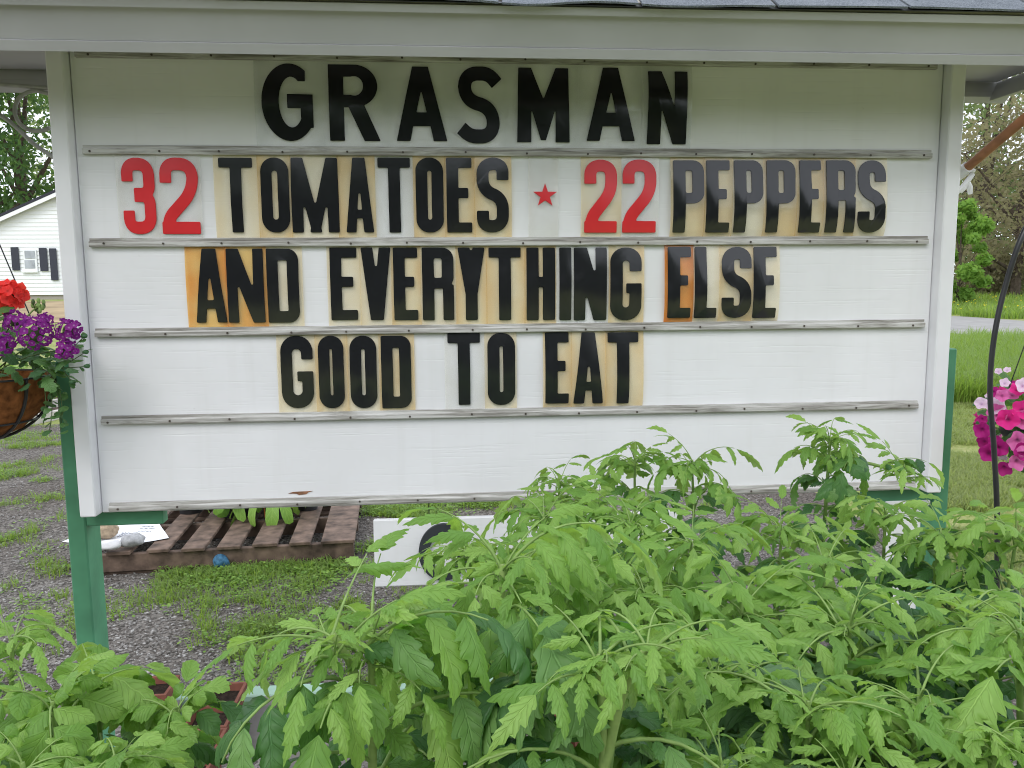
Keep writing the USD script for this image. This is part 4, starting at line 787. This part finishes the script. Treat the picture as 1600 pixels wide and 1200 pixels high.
plant_at('tomato plant with a thick bare stem, foremost at the left edge of the mass', 578, 940, .74, -.004, .03, hi=True, nleaf=8, L=.27, bare=.50, tops=8, thick=.0075, stem='pale_stem', droop=1.4, fork=(.80, at(520, 990, .72)), skip=lambda a, f: (1.3 < a < 4.2 and f > .6) or (4.3 < a < 5.2 and f < .5))
plant_at('foreground tomato plant with long hanging leaflets below the gap of TO', 784, 835, .88, -.03, -.06, hi=True, nleaf=8, L=.31, bare=.48, tops=8, thick=.0075, droop=1.5, stem='pale_stem', skip=lambda a, f: 4.2 < a < 5.3 and f < .6)
plant_at('forked tomato plant with a pale bare stem at the bottom centre', 938, 965, .70, .008, .03, hi=True, nleaf=6, L=.27, bare=.60, tops=8, thick=.0078, stem='pale_stem', skip=lambda a, f: 4.1 < a < 5.5, fork=(.80, at(1010, 1010, .70)), droop=1.3)
plant_at('small tomato top between the forked plant and the left bare-stemmed plant', 690, 955, .98, .0, .02, hi=True, nleaf=9, L=.22, tops=7)
plant_at('feathery tomato plant in front of the round letter of the hanging board', 735, 828, 1.22, 0, 0, young=.42, nleaf=10, L=.22, tops=9)
plant_at('pale feathery tomato plant in front of the right half of the hanging board', 850, 775, 1.36, 0, 0, young=.42, nleaf=10, L=.22, tops=9)
plant_at('bright tomato plant standing before the right end of the hanging board', 985, 785, 1.32, 0, 0, young=.42, nleaf=10, L=.22, tops=9)
plant_at('tomato plant beside the patch of bare gravel, left of it', 1080, 815, 1.22, 0, 0, young=.42, nleaf=9, L=.22, tops=7)
plant_at('small tomato plant reaching over the bottom rail, leftmost of those against the sign', 873, 722, 1.74, .03, 0, nleaf=9, L=.20, tops=4, bare=.4)
plant_at('tall tomato plant overlapping the sign below EAT', 992, 694, 1.80, .02, 0, nleaf=9, L=.22, tops=7, bare=.4)
plant_at('tall tomato plant against the sign, right of the one below EAT', 1082, 694, 1.74, .01, 0, nleaf=9, L=.22, tops=7, bare=.4)
plant_at('low tomato plant by the bottom rail, left of the tall ones', 935, 762, 1.62, 0, 0, nleaf=8, L=.20, tops=6)
plant_at('tallest tomato plant, rising against the sign at the right', 1298, 660, 1.74, .0, .02, nleaf=9, L=.19, tops=9, bare=.55, thick=.0068, fork=(.84, at(1412, 740, 1.72)), droop=1.1)
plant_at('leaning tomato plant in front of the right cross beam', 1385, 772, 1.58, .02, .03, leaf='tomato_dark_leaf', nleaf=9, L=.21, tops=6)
plant_at('tomato plant right of the gravel patch with drooping leaves', 1222, 795, 1.50, .0, .02, nleaf=9, L=.22, tops=6, droop=1.3)
plant_at('tomato plant with big hanging leaflets before the tallest plant', 1290, 845, 1.18, .0, .02, nleaf=9, L=.23, tops=5, droop=1.5)
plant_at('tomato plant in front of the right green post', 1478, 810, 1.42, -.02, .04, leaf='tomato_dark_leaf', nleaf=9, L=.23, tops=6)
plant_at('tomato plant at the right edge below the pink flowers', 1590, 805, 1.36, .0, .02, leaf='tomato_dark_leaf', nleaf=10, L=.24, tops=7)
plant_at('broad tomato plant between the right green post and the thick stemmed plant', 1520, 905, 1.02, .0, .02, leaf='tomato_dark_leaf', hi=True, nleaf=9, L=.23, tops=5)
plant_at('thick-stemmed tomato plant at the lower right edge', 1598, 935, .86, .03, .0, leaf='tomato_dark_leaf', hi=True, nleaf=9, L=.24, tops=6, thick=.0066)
plant_at('broad leaved tomato plant under the big hanging leaflets', 1160, 905, 1.08, .0, .0, leaf='tomato_grey_leaf', droop=.75, nleaf=10, L=.25, tops=5)
plant_at('broad leaved tomato plant in the middle of the right half', 1330, 930, 1.00, .0, .0, leaf='tomato_grey_leaf', droop=.75, hi=True, nleaf=9, L=.28, tops=5)
plant_at('low spreading tomato plant right of the forked plant', 1120, 1000, .86, .0, .0, leaf='tomato_grey_leaf', droop=.75, hi=True, nleaf=8, L=.27, tops=5)
plant_at('low spreading tomato plant at the bottom right of centre', 1265, 1045, .80, .0, .0, leaf='tomato_grey_leaf', droop=.75, hi=True, nleaf=8, L=.27, tops=5)
plant_at('low spreading tomato plant near the bottom right corner', 1440, 1040, .80, .0, .0, leaf='tomato_grey_leaf', droop=.75, hi=True, nleaf=8, L=.26, tops=4)
plant_at('tomato plant filling the bottom right corner', 1560, 1100, .74, .0, .0, leaf='tomato_grey_leaf', droop=.75, hi=True, nleaf=9, L=.20, tops=5)
plant_at('tomato plant at the bottom edge, right of the forked stem', 1130, 1140, .72, .0, .0, leaf='tomato_grey_leaf', droop=.75, hi=True, nleaf=9, L=.19, tops=6)
plant_at('tomato plant at the bottom edge below the broad leaves', 1330, 1160, .72, .0, .0, leaf='tomato_grey_leaf', droop=.75, hi=True, nleaf=9, L=.19, tops=6)
plant_at('tomato plant deep in the mass left of the broad leaves', 1010, 890, 1.08, .0, .0, nleaf=9, L=.23, tops=6)
plant_at('tomato plant deep in the mass behind the forked plant', 880, 880, 1.06, .0, .0, nleaf=9, L=.23, tops=7)
plant_at('tomato plant at the left edge with small pointed top', 14, 955, 1.00, -.03, .0, hi=True, nleaf=7, L=.20, tops=5)
plant_at('broad leaved tomato plant at the lower left edge', 78, 1050, .88, .0, .02, hi=True, nleaf=8, L=.22, tops=4, broad=True)
plant_at('tomato plant in front of the foot of the left green post', 150, 1030, .98, .0, .0, hi=True, nleaf=8, L=.21, tops=4, broad=True)
plant_at('smallest broad leaved tomato plant, beside the empty red pots', 272, 1062, .92, -.01, .03, hi=True, nleaf=4, L=.15, tops=5, bare=.6, broad=True)
plant_at('broad leaved low tomato plant in the bottom left corner', 30, 1140, .78, .0, .0, hi=True, nleaf=8, L=.19, tops=5, broad=True)
plant_at('broad leaved low tomato plant at the bottom, right of the corner one', 175, 1130, .80, .0, .0, hi=True, nleaf=8, L=.165, tops=4, broad=True)
nplants = len(feet); feet += [np.array([-.768 + .004 * q, -.36 - .102 * q, 0]) for q in range(4)] + [np.array([-.945, -.31, 0])]
for k, p in enumerate(feet):
    c = np.array([p[0], p[1], BZ + .0005]); lab, grp = ('brick red square pot on the bench under the tomato plants', 'square pots under the tomato plants') if k < nplants else (['empty red pot nearest the pale green rail, right of the white slat', 'second empty red pot from the pale green rail', 'third empty red pot from the pale green rail', 'fourth empty red pot from the pale green rail', 'lone red pot behind the broad leaved plants by the green rail'][k - nplants], None)
    t = thing('plant_pot', lab, 'pot', c, grp)
    h, a, b = .095, .034, .045; prof = [(a, 0), (b, h), (b + .004, h), (b + .004, h - .012), (b * .985, h - .012)]
    ms = []
    q4 = lambda w, z: np.array([(c[0] + sx * w, c[1] + sy * w, c[2] + z) for sx, sy in ((-1, -1), (1, -1), (1, 1), (-1, 1))])
    rings = [q4(a, 0), q4(b, h - .014), q4(b + .004, h - .0135), q4(b + .004, h), q4(b - .003, h), q4(b - .006, h - .02), q4(a - .003, .004)]
    v = np.vstack(rings); f = []
    for i in range(len(rings) - 1):
        for e in range(4): x0, x1, y0, y1 = i * 4 + e, i * 4 + (e + 1) % 4, (i + 1) * 4 + e, (i + 1) * 4 + (e + 1) % 4; f += [(x0, x1, y1), (x0, y1, y0)]
    f += [(0, 2, 1), (0, 3, 2)]
    part('wall', (v, np.array(f)), M['terracotta'], t)
    s_ = trimesh.creation.box([2 * (b - .0065), 2 * (b - .0065), .02]); s_ = s_.subdivide().subdivide(); w = np.array(s_.vertices); w[:, 2] += .008 * (meshkit.fbm(w * 60 + k, 3) - .5); part('soil', (w + c + [0, 0, h - .026], s_.faces), M['potting_soil'], t)

# ------------------------------------------------------------------ flower baskets
def floret(R, petals=5, rings=3, seg=20, cup=.25, ruffle=.06, lobe=.45, seed=0, tone=0, throat=0.0):
    r = random.Random(seed); th = np.arange(seg) * 2 * np.pi / seg; ph = r.random() * 6; V, st = [(0, 0, -throat * R)], [(.01 + tone, 0)]
    for i in range(1, rings + 1):
        s = i / rings
        for a in th:
            rad = R * s * (1 - lobe * s * (1 - abs(math.cos(petals / 2 * a)) ** .6)); z = R * (cup * s * s + ruffle * s * s * math.sin(petals * a * 1.0 + ph) + ruffle * .7 * s * math.sin(3 * a + ph * 2)) - throat * R * (1 - s) ** 2.2
            V.append((rad * math.cos(a), rad * math.sin(a), z)); st.append((min(.99, s) + tone, .5))
    f = [(0, 1 + k, 1 + (k + 1) % seg) for k in range(seg)]
    for i in range(rings - 1):
        for k in range(seg):
            a, b, c, d = 1 + i * seg + k, 1 + i * seg + (k + 1) % seg, 1 + (i + 1) * seg + (k + 1) % seg, 1 + (i + 1) * seg + k; f += [(a, d, c), (a, c, b)]
    return np.array(V), np.array(f), np.array(st)
def facing(v, o, n, spin=0.0):
    n = np.asarray(n, float) / np.linalg.norm(n); a = np.cross(n, [0, 0, 1.0] if abs(n[2]) < .9 else [1.0, 0, 0]); a /= np.linalg.norm(a); b = np.cross(n, a); c, s = math.cos(spin), math.sin(spin)
    return o + v[:, :1] * (a * c + b * s) + v[:, 1:2] * (b * c - a * s) + v[:, 2:] * n
def flower_head(plant, c, R, n, fr, mt, seed, face=(0, -.5, .8), name='flower_head'):
    r = random.Random(seed); face = np.array(face) / np.linalg.norm(face)
    hd = part(name, lump(c, (R * .5,) * 3, seed, .2, 1), M['dark_stem'], plant)
    for k in range(n):
        z = 1 - (k + .5) / n * 1.35; a = k * 2.399; q = math.sqrt(max(0, 1 - z * z)); d = facing(np.array([[q * math.cos(a), q * math.sin(a), z]]), np.zeros(3), face)[0]
        v, f, st = floret(fr * r.uniform(.85, 1.15), seed=r.random(), cup=.15, ruffle=.14, rings=2, seg=15, tone=0)
        part('floret', (facing(v, c + d * R * r.uniform(.82, 1.08), d + np.array([r.gauss(0, .45), r.gauss(0, .45), .1]), r.random() * 6), f), M[mt], hd, smooth=True, uv=st)
def leafy(plant, pts, dirs, L, mt, r, lobes=3.2, deep=.45, wd=.75, nm='leaf', round_=.6, droop=(.3, 1.1)):
    for o, d in zip(pts, dirs):
        v, f, st = leafmesh(L * r.uniform(.7, 1.25), L * wd * r.uniform(.8, 1.2), r.uniform(*droop), r.uniform(0, .4), 12, 2, lobes, deep, .1, seed=r.random(), curl=r.uniform(.1, .4), round_=round_, tip=.6)
        part(nm, (place(v, o, d, np.array([r.gauss(0, .4), r.gauss(-.3, .4), 1.0])), f), M[mt], plant, smooth=True, uv=st)
def basket(lab, c, R, depth, rimz, hook):
    t = thing('hanging_basket', lab, 'basket', c)
    ang = np.linspace(0, math.pi / 2, 12); m = lathe([(R * math.cos(a) * .98 + .0005, -depth * math.sin(a)) for a in ang] [::-1] + [(R * .93, 0), (R * .9, -.02), (.001, -.025)], c + Zv * rimz, 40)
    v = np.array(m.vertices); o = v - (c + Zv * rimz); v += o * (.05 * (meshkit.fbm(v * 26, 3) - .5))[:, None] * 2; part('liner', (v, m.faces), M['coir'], t, smooth=50)
    ring = lambda rad, z: tube(np.array([(c[0] + rad * math.cos(a), c[1] + rad * math.sin(a), c[2] + rimz + z) for a in np.linspace(0, 2 * np.pi, 41)]), .0028, 6, False)
    part('rim_wire', ring(R * 1.01, .002), M['dark_metal'], t, smooth=True); part('rim_wire', ring(R * .74, -depth * .70), M['dark_metal'], t, smooth=True)
    for k in range(8):
        a0 = k * math.pi / 4 + .35; part('rib_wire', tube([(c[0] + R * 1.015 * math.cos(q) * math.cos(a0), c[1] + R * 1.015 * math.cos(q) * math.sin(a0), c[2] + rimz - depth * 1.03 * math.sin(q)) for q in np.linspace(0, math.pi / 2, 12)], .0042, 6), M['dark_metal'], t, smooth=True)
    for k in range(3):
        a0 = k * 2.094 + 2.6; part('chain', tube([(c[0] + R * math.cos(a0), c[1] + R * math.sin(a0), c[2] + rimz), hook], .0018, 5), M['dark_metal'], t)
    return t
bc = at(-36, 590, 2.08); rb = random.Random(21)
basket('coir lined hanging basket at the left edge of the sign', bc, .178, .165, 0.0, B(-110, 126))
gp = thing('geranium', 'red geranium growing in the coir basket', 'flower', bc)
h1 = at(14, 462, 2.02); part('stem', tube(bez([bc + [.03, 0, 0], at(0, 540, 2.03), h1], 10), .0028, 6), M['tomato_stem'], gp, smooth=True)
flower_head(gp, h1, .036, 26, .019, 'red_petal', 5, (.1, -.7, .5))
h2 = at(60, 478, 2.02); part('stem', tube(bez([bc + [.06, 0, 0], at(20, 530, 2.03), at(30, 500, 2.02), h2], 10), .0022, 6), M['tomato_stem'], gp, smooth=True)
bd = part('bud_cluster', lump(h2, (.008, .008, .008), 2, .2, 1), M['tomato_stem'], gp)
for k in range(9):
    a = k * .75; part('bud', lump(h2 + np.array([.013 * math.cos(a), .008 * math.sin(a * 2), .013 * math.sin(a)]), (.0045, .0045, .008), k, .1, 1), M['tomato_stem' if k % 3 else 'dark_stem'], bd)
leafy(gp, [at(-5 + rb.uniform(-20, 18), 500 + rb.uniform(-20, 30), 2.02 + rb.uniform(-.05, .08)) for _ in range(14)], [np.array([rb.gauss(0, 1), rb.gauss(-.6, .6), rb.gauss(.2, .4)]) for _ in range(14)], .06, 'tomato_leaf', rb, 2.5, .2, 1.0, round_=.4)
vb = thing('verbena', 'purple verbena spilling over the rim of the coir basket', 'flower', bc)
for k, (x, y, R, n, dp) in enumerate([(55, 522, .040, 44, 1.93), (24, 503, .026, 22, 1.99), (107, 518, .029, 30, 1.95), (104, 547, .022, 20, 1.93), (4, 538, .027, 24, 1.92), (72, 500, .016, 12, 2.0)]):
    c = at(x, y, dp); part('stem', tube(bez([bc + [.05, -.04, 0], (bc + c) / 2 + Zv * .03, c], 8), .002, 5), M['dark_stem'], vb, smooth=True); flower_head(vb, c, R, n, .0095, 'purple_petal', 50 + k, (.15, -.75, .55))
pts, dirs = [], []
for k in range(190):
    a = rb.uniform(0, 6.283); q = rb.random() ** .5; p = bc + np.array([math.cos(a) * .20 * q, math.sin(a) * .20 * q, .115 * (1 - q ** 2) + rb.uniform(-.02, .03) - (.03 if q > .9 else 0)])
    if rb.random() < .25: p = at(rb.uniform(50, 120), rb.uniform(535, 590), 1.99 + rb.uniform(-.05, .08))
    pts.append(p); dirs.append(np.array([math.cos(a), math.sin(a) - .2, rb.gauss(.0, .45)]))
leafy(vb, pts, dirs, .048, 'basket_leaf', rb)
for (a, b, c_) in (((95, 560), (118, 540), (132, 525)), ((95, 575), (118, 560), (134, 550)), ((90, 575), (115, 575), (136, 572)), ((95, 570), (105, 590), (114, 597))):
    P = bez([at(*a, 1.97), at(*b, 1.95), at(*c_, 1.95)], 8); part('tendril', tube(P, np.linspace(.0014, .0009, 8), 5), M['dark_stem'], vb, smooth=True); part('bud', lump(P[-1], (.008, .006, .006), 3, .3, 1), M['basket_leaf'], vb, smooth=True)
    leafy(vb, [P[-2], P[-3]], [P[-1] - P[-2] + [0, 0, .004], P[-1] - P[-3] - [0, 0, .01]], .022, 'basket_leaf', rb)
vn = thing('trailing_vine', 'dark small-leaved vine trailing from the coir basket beside the green post', 'vine', bc)
for k, x in enumerate((72, 82, 90, 96)):
    P = bez([bc + [.14, .0, .03], at(x - 5, 575, 1.99), at(x + 6, 620, 2.0), at(x + rb.uniform(-6, 4), 664 + 8 * (k % 2), 2.0)], 14); part('stem', tube(P, .0011, 5), M['dark_stem'], vn, smooth=True)
    idx = [rb.randrange(3, 14) for _ in range(10)]; leafy(vn, [P[i] + np.array([rb.gauss(0, .006), rb.gauss(0, .006), 0]) for i in idx], [np.array([rb.gauss(0, 1), rb.gauss(-.5, .6), rb.gauss(-.3, .5)]) for _ in idx], .019, 'basket_leaf', rb, 1.0, .0, 1.1, round_=.4, droop=(0, .6))
pc_ = at(1632, 660, 2.26); rp_ = random.Random(31)
t = thing('petunia_basket', 'hanging basket ball of pink and lilac petunias behind the black hook', 'basket', pc_)
part('bowl', lathe([(.001, -.11), (.07, -.10), (.11, -.03), (.115, .02), (.10, .02), (.001, .01)], pc_, 24), M['black_pot'], t, smooth=40)
for k in range(3):
    a0 = k * 2.094 + .3; part('hanger', tube([pc_ + np.array([.11 * math.cos(a0), .11 * math.sin(a0), .02]), hp[-2]], .0016, 5), M['dark_metal'], t)
pl_ = thing('petunia', 'mixed pink, magenta and lilac petunias covering the basket by the hook', 'flower', pc_)
pts, dirs = [], []
for k in range(210):
    d = np.array([rp_.gauss(0, 1), rp_.gauss(0, 1), rp_.gauss(0, 1)]); d /= np.linalg.norm(d); pts.append(pc_ + d * np.array([.16, .16, .13]) * rp_.uniform(.6, 1)); dirs.append(d + np.array([0, 0, rp_.uniform(-.5, .4)]))
leafy(pl_, pts, dirs, .042, 'basket_leaf', rp_, 1.0, .0, .6)
front = [(1575, 655, 'hot_pink', .030), (1556, 634, 'pale_lilac', .026), (1558, 645, 'mid_pink', .027), (1598, 640, 'hot_pink', .028), (1597, 655, 'mid_pink', .028), (1592, 690, 'mid_pink', .030), (1533, 630, 'pale_lilac', .018), (1569, 732, 'magenta', .022), (1590, 722, 'mid_pink', .024),
         (1600, 602, 'pale_lilac', .022), (1560, 580, 'pale_lilac', .010), (1574, 578, 'pale_lilac', .010), (1570, 598, 'pale_lilac', .014), (1582, 615, 'mid_pink', .02), (1590, 608, 'hot_pink', .02), (1535, 672, 'magenta', .024), (1538, 690, 'magenta', .02), (1545, 708, 'magenta', .026), (1555, 690, 'magenta', .02), (1562, 700, 'magenta', .024), (1535, 655, 'magenta', .014), (1600, 705, 'magenta', .026), (1552, 612, 'magenta', .016), (1566, 618, 'mid_pink', .018)]
for k, (x, y, mt_, R) in enumerate(front):
    c = at(x, y, 2.09 + rp_.uniform(-.02, .03) + .0009 * abs(1632 - x)); d = (c - pc_) / np.linalg.norm(c - pc_) + np.array([rp_.gauss(-.1, .15), -1.0, rp_.gauss(.15, .2)])
    v, f, st = floret(R, rings=4, seg=25, cup=.1, ruffle=.17, lobe=.3, seed=k, throat=.8); part('flower', (facing(v, c, d, rp_.random() * 6), f), M[mt_], pl_, smooth=True, uv=st)
for k in range(44):
    d = np.array([rp_.gauss(.5, 1), rp_.gauss(0, 1), rp_.gauss(0, .8)]); d /= np.linalg.norm(d); c = pc_ + d * np.array([.17, .17, .14])
    if d[0] < .0 and d[1] < .3: continue
    v, f, st = floret(rp_.uniform(.02, .03), rings=3, seg=20, cup=.1, ruffle=.17, lobe=.3, seed=100 + k, throat=.8); part('flower', (facing(v, c, d, rp_.random() * 6), f), M[rp_.choice(['hot_pink', 'mid_pink', 'magenta', 'pale_lilac'])], pl_, smooth=True, uv=st)

# ------------------------------------------------------------------ ground cover: pebbles, turf blades, weeds
def scatter(name, lab, cat, protos, pts, scale, rz, which):
    path = numbered('/World', name); pi = UsdGeom.PointInstancer.Define(stage, path); rels = []
    for k, (m, mt_, uv) in enumerate(protos):
        p = f'{path}/Prototypes/piece_{k + 1:03d}'; usdkit.mesh(stage, p, m, M[mt_], smooth=False, uv=uv); rels.append(Sdf.Path(p))
    pi.CreatePrototypesRel().SetTargets(rels); n = len(pts)
    pi.CreatePositionsAttr(Vt.Vec3fArray.FromNumpy(np.asarray(pts, np.float32))); pi.CreateProtoIndicesAttr(Vt.IntArray.FromNumpy(np.asarray(which, np.int32)))
    sc = np.asarray(scale, np.float32); sc = np.repeat(sc[:, None], 3, 1) if sc.ndim == 1 else sc; pi.CreateScalesAttr(Vt.Vec3fArray.FromNumpy(sc.astype(np.float32)))
    q = np.zeros((n, 4), np.float32); q[:, 2] = np.sin(np.asarray(rz) / 2); q[:, 3] = np.cos(np.asarray(rz) / 2)
    pi.CreateOrientationsAttr(Vt.QuathArray([Gf.Quath(float(a[3]), float(a[0]), float(a[1]), float(a[2])) for a in q]))
    tag(pi, lab, cat, kind='stuff')
def tuft(seed, n=14, h=.07, spread=.05, w=.0035, lean=.6):
    r = random.Random(seed); V, F, S = [], [], []
    for k in range(n):
        a = r.uniform(0, 6.28); q = spread * r.random() ** .6; b = np.array([q * math.cos(a), q * math.sin(a), 0]); hh = h * r.uniform(.5, 1.15); az = a + r.gauss(0, .8); d = np.array([math.cos(az), math.sin(az), 0]); sd = np.array([-d[1], d[0], 0]); ln = lean * r.uniform(.2, 1.2); tone = r.randrange(10); o = len(V)
        for i, t_ in enumerate((0, .45, .8)):
            c = b + d * hh * ln * t_ ** 2 + Zv * hh * (t_ - .25 * ln * t_ ** 2); ww = w * (1 - .5 * t_); V += [c - sd * ww, c + sd * ww]; S += [(t_ * .9 + .02 + tone, -1), (t_ * .9 + .02 + tone, 1)]
        V.append(b + d * hh * ln + Zv * hh * (1 - .3 * ln)); S.append((.97 + tone, 0)); F += [(o, o + 1, o + 3), (o, o + 3, o + 2), (o + 2, o + 3, o + 5), (o + 2, o + 5, o + 4), (o + 4, o + 5, o + 6)]
    return (np.array(V), np.array(F)), 'grass_blade', np.array(S)
def weed(seed, n=16, h=.07, spread=.06, L=.022):
    r = random.Random(seed); V, F, S, o = [], [], [], 0
    for k in range(n):
        a = r.uniform(0, 6.28); q = spread * r.random() ** .5; p = np.array([q * math.cos(a), q * math.sin(a), h * r.uniform(.2, 1) * (1 - .5 * q / spread)]); v, f, st = leafmesh(L * r.uniform(.7, 1.2), L * .7, .5, .1, 4, 1, 1, 0, seed=r.random(), curl=.1)
        v = place(v, p, np.array([math.cos(a + r.gauss(0, .6)), math.sin(a + r.gauss(0, .6)), r.uniform(-.2, .6)]), Zv); V.append(v); F.append(f + o); S.append(st); o += len(v)
    return (np.vstack(V), np.vstack(F)), 'weed_leaf', np.vstack(S)
g2 = np.random.default_rng(42)
patches = [(50, 690, 75, 22, 700), (40, 748, 60, 10, 260), (25, 715, 45, 16, 250), (25, 838, 40, 9, 120), (85, 916, 18, 7, 50), (330, 894, 110, 16, 420), (470, 880, 90, 18, 460), (290, 912, 70, 18, 160), (250, 905, 50, 10, 120), (585, 835, 26, 40, 420), (640, 802, 60, 14, 420), (740, 785, 60, 8, 260),
           (320, 1005, 80, 14, 200), (415, 985, 55, 16, 200), (370, 945, 90, 14, 150), (440, 935, 60, 14, 130), (300, 950, 50, 10, 80), (430, 1035, 55, 14, 60), (60, 960, 40, 14, 40), (60, 790, 60, 14, 60), (210, 960, 50, 20, 60), (820, 782, 60, 6, 150), (1110, 790, 40, 10, 40), (350, 880, 400, 120, 420)]
P_ = []
for (x, y, rx, ry, n) in patches:
    if 300 > x > 40 or y > 900: n = int(n * (.2 if y > 900 else .5))
    for _ in range(n):
        p = on(2, .004, x + g2.normal() * rx * .55, max(615, y + g2.normal() * ry * .6)); P_.append(p)
for _ in range(150):
    cx_, cy_ = g2.uniform(-10, 600), 690 + 380 * g2.random(); q0 = on(2, .004, cx_, cy_); k_ = int(g2.uniform(3, 16)); r0 = g2.uniform(.02, .11)
    P_ += [q0 + np.array([g2.normal() * r0, g2.normal() * r0, 0]) for _ in range(k_)]
P_ = np.array(P_); P_ = P_[meshkit.fbm(P_ * [3.2, 3.2, 0] + 5.0, 3, 8) > .47]; ok = ~((np.abs((P_ - P0) @ PR + edge / 2) < edge / 2 + .01) & (np.abs((P_ - P0) @ PB - .52) < .54) & (g2.random(len(P_)) < .93)); P_ = P_[ok]; n = len(P_)
kind = g2.random(n); scatter('weeds', 'patches of grass and small weeds growing through the gravel', 'weeds', [tuft(k, 13, .055, .05, .0026, .9) for k in range(5)] + [weed(k, 13, .045, .06, .017) for k in range(4)], P_, g2.uniform(.45, 1.25, n), g2.uniform(0, 6.28, n), np.where(kind < .6, g2.integers(0, 5, n), g2.integers(5, 9, n)))
n = 16000; px_, py_ = g2.uniform(-20, 620, n), 640 + 460 * g2.random(n) ** .8; Q = np.array([on(2, .005, a, b) for a, b in zip(px_, py_)]); q2 = np.array([on(2, .005, a, b) for a, b in zip(g2.uniform(1060, 1240, 1500), g2.uniform(765, 900, 1500))]); Q = np.vstack([Q, q2]); n = len(Q)
sz = g2.lognormal(-5.35, .36, n); scl = sz[:, None] * np.stack([g2.uniform(.8, 1.3, n), g2.uniform(.7, 1.1, n), g2.uniform(.45, .8, n)], 1)
scatter('loose_gravel', 'loose grey and brown stones on the gravel yard', 'gravel', [(lump((0, 0, .3), (1, 1, 1), k, .3, 1), 'pebble', None) for k in range(5)], Q, scl, g2.uniform(0, 6.28, n), g2.integers(0, 5, n))
# lawn at the right, taller grass along the road, verge beyond
def wedge(n, x0, x1, y0, y1, pw=1.0):
    return np.array([on(2, 0, a, b) for a, b in zip(g2.uniform(x0, x1, n), y0 + (y1 - y0) * g2.random(n) ** pw)])
L_ = np.vstack([wedge(9000, 1455, 1640, 600, 960, .8), wedge(5000, 1440, 1660, 560, 640)]); L_ = L_[(L_[:, 0] > 1.9) | (L_[:, 1] < 1.3)]; n = len(L_)
leafmat('lawn_blade', [(0.0, (.20, .27, .07)), (.5, (.30, .36, .10)), (1.0, (.46, .43, .20))], (.25, .3, .1), (.38, .48, .12), .3, .5)
L_ = L_[meshkit.fbm(L_ * [1.6, 1.6, 0] + 3.0, 3, 4) > .40]; n = len(L_)
scatter('lawn_grass', 'short yellow-green mown grass right of the sign', 'grass', [(*tuft(20 + k, 18, .055, .07, .003, .9)[:1], 'lawn_blade', tuft(20 + k, 18, .055, .07, .003, .9)[2]) for k in range(5)], L_, g2.uniform(.7, 1.4, n), g2.uniform(0, 6.28, n), g2.integers(0, 5, n))
T_ = wedge(5200, 1440, 1680, 531, 632, .8); T_ = T_[T_[:, 1] < 22]; n = len(T_)
scatter('tall_grass', 'tall unmown grass along the near side of the road', 'grass', [tuft(40 + k, 22, .34, .18, .005, .8) for k in range(5)], T_, g2.uniform(.35, 1.4, n), g2.uniform(0, 6.28, n), g2.integers(0, 5, n))
V_ = np.array([(x, y, float(rise(x, y)) ) for x, y in zip(g2.uniform(17, 46, 5200), g2.uniform(30, 50, 5200))]); d_ = (V_[:, 0] - 22.8) * (38 - 26.5) - (V_[:, 1] - 26.5) * (24.6 - 22.8); V_ = V_[d_ > 1.0]; n = len(V_)
scatter('verge_grass', 'bright grass on the far verge of the road', 'grass', [tuft(60 + k, 24, .5, .3, .014, .6) for k in range(5)], V_, g2.uniform(.6, 1.4, n), g2.uniform(0, 6.28, n), g2.integers(0, 5, n))
plain('yellow_bloom', (.75, .60, .04), .7, .2, .1)
Y_ = V_[(V_[:, 1] < 40)][:420] + np.column_stack([g2.normal(0, .3, (min(420, (V_[:, 1] < 40).sum()), 2)), g2.uniform(.3, .6, min(420, (V_[:, 1] < 40).sum()))]); n = len(Y_)
scatter('yellow_wildflowers', 'tiny yellow wildflowers dotted over the far verge', 'flowers', [(lump((0, 0, 0), (1, 1, .6), 3, .2, 1), 'yellow_bloom', None)], Y_, g2.uniform(.02, .04, n), g2.uniform(0, 6.28, n), np.zeros(n))
G_ = np.array([(x, y, float(rise(x, y)) + .01) for x, y in zip(g2.uniform(-15, -4.5, 1300), np.round(g2.uniform(9, 13, 1300) / .8) * .8 + g2.normal(0, .1, 1300))]); n = len(G_)
scatter('garden_rows', 'rows of small green garden plants on dark soil left of the sign', 'plants', [weed(30 + k, 22, .22, .16, .08) for k in range(4)], G_, g2.uniform(.6, 1.3, n), g2.uniform(0, 6.28, n), g2.integers(0, 4, n))
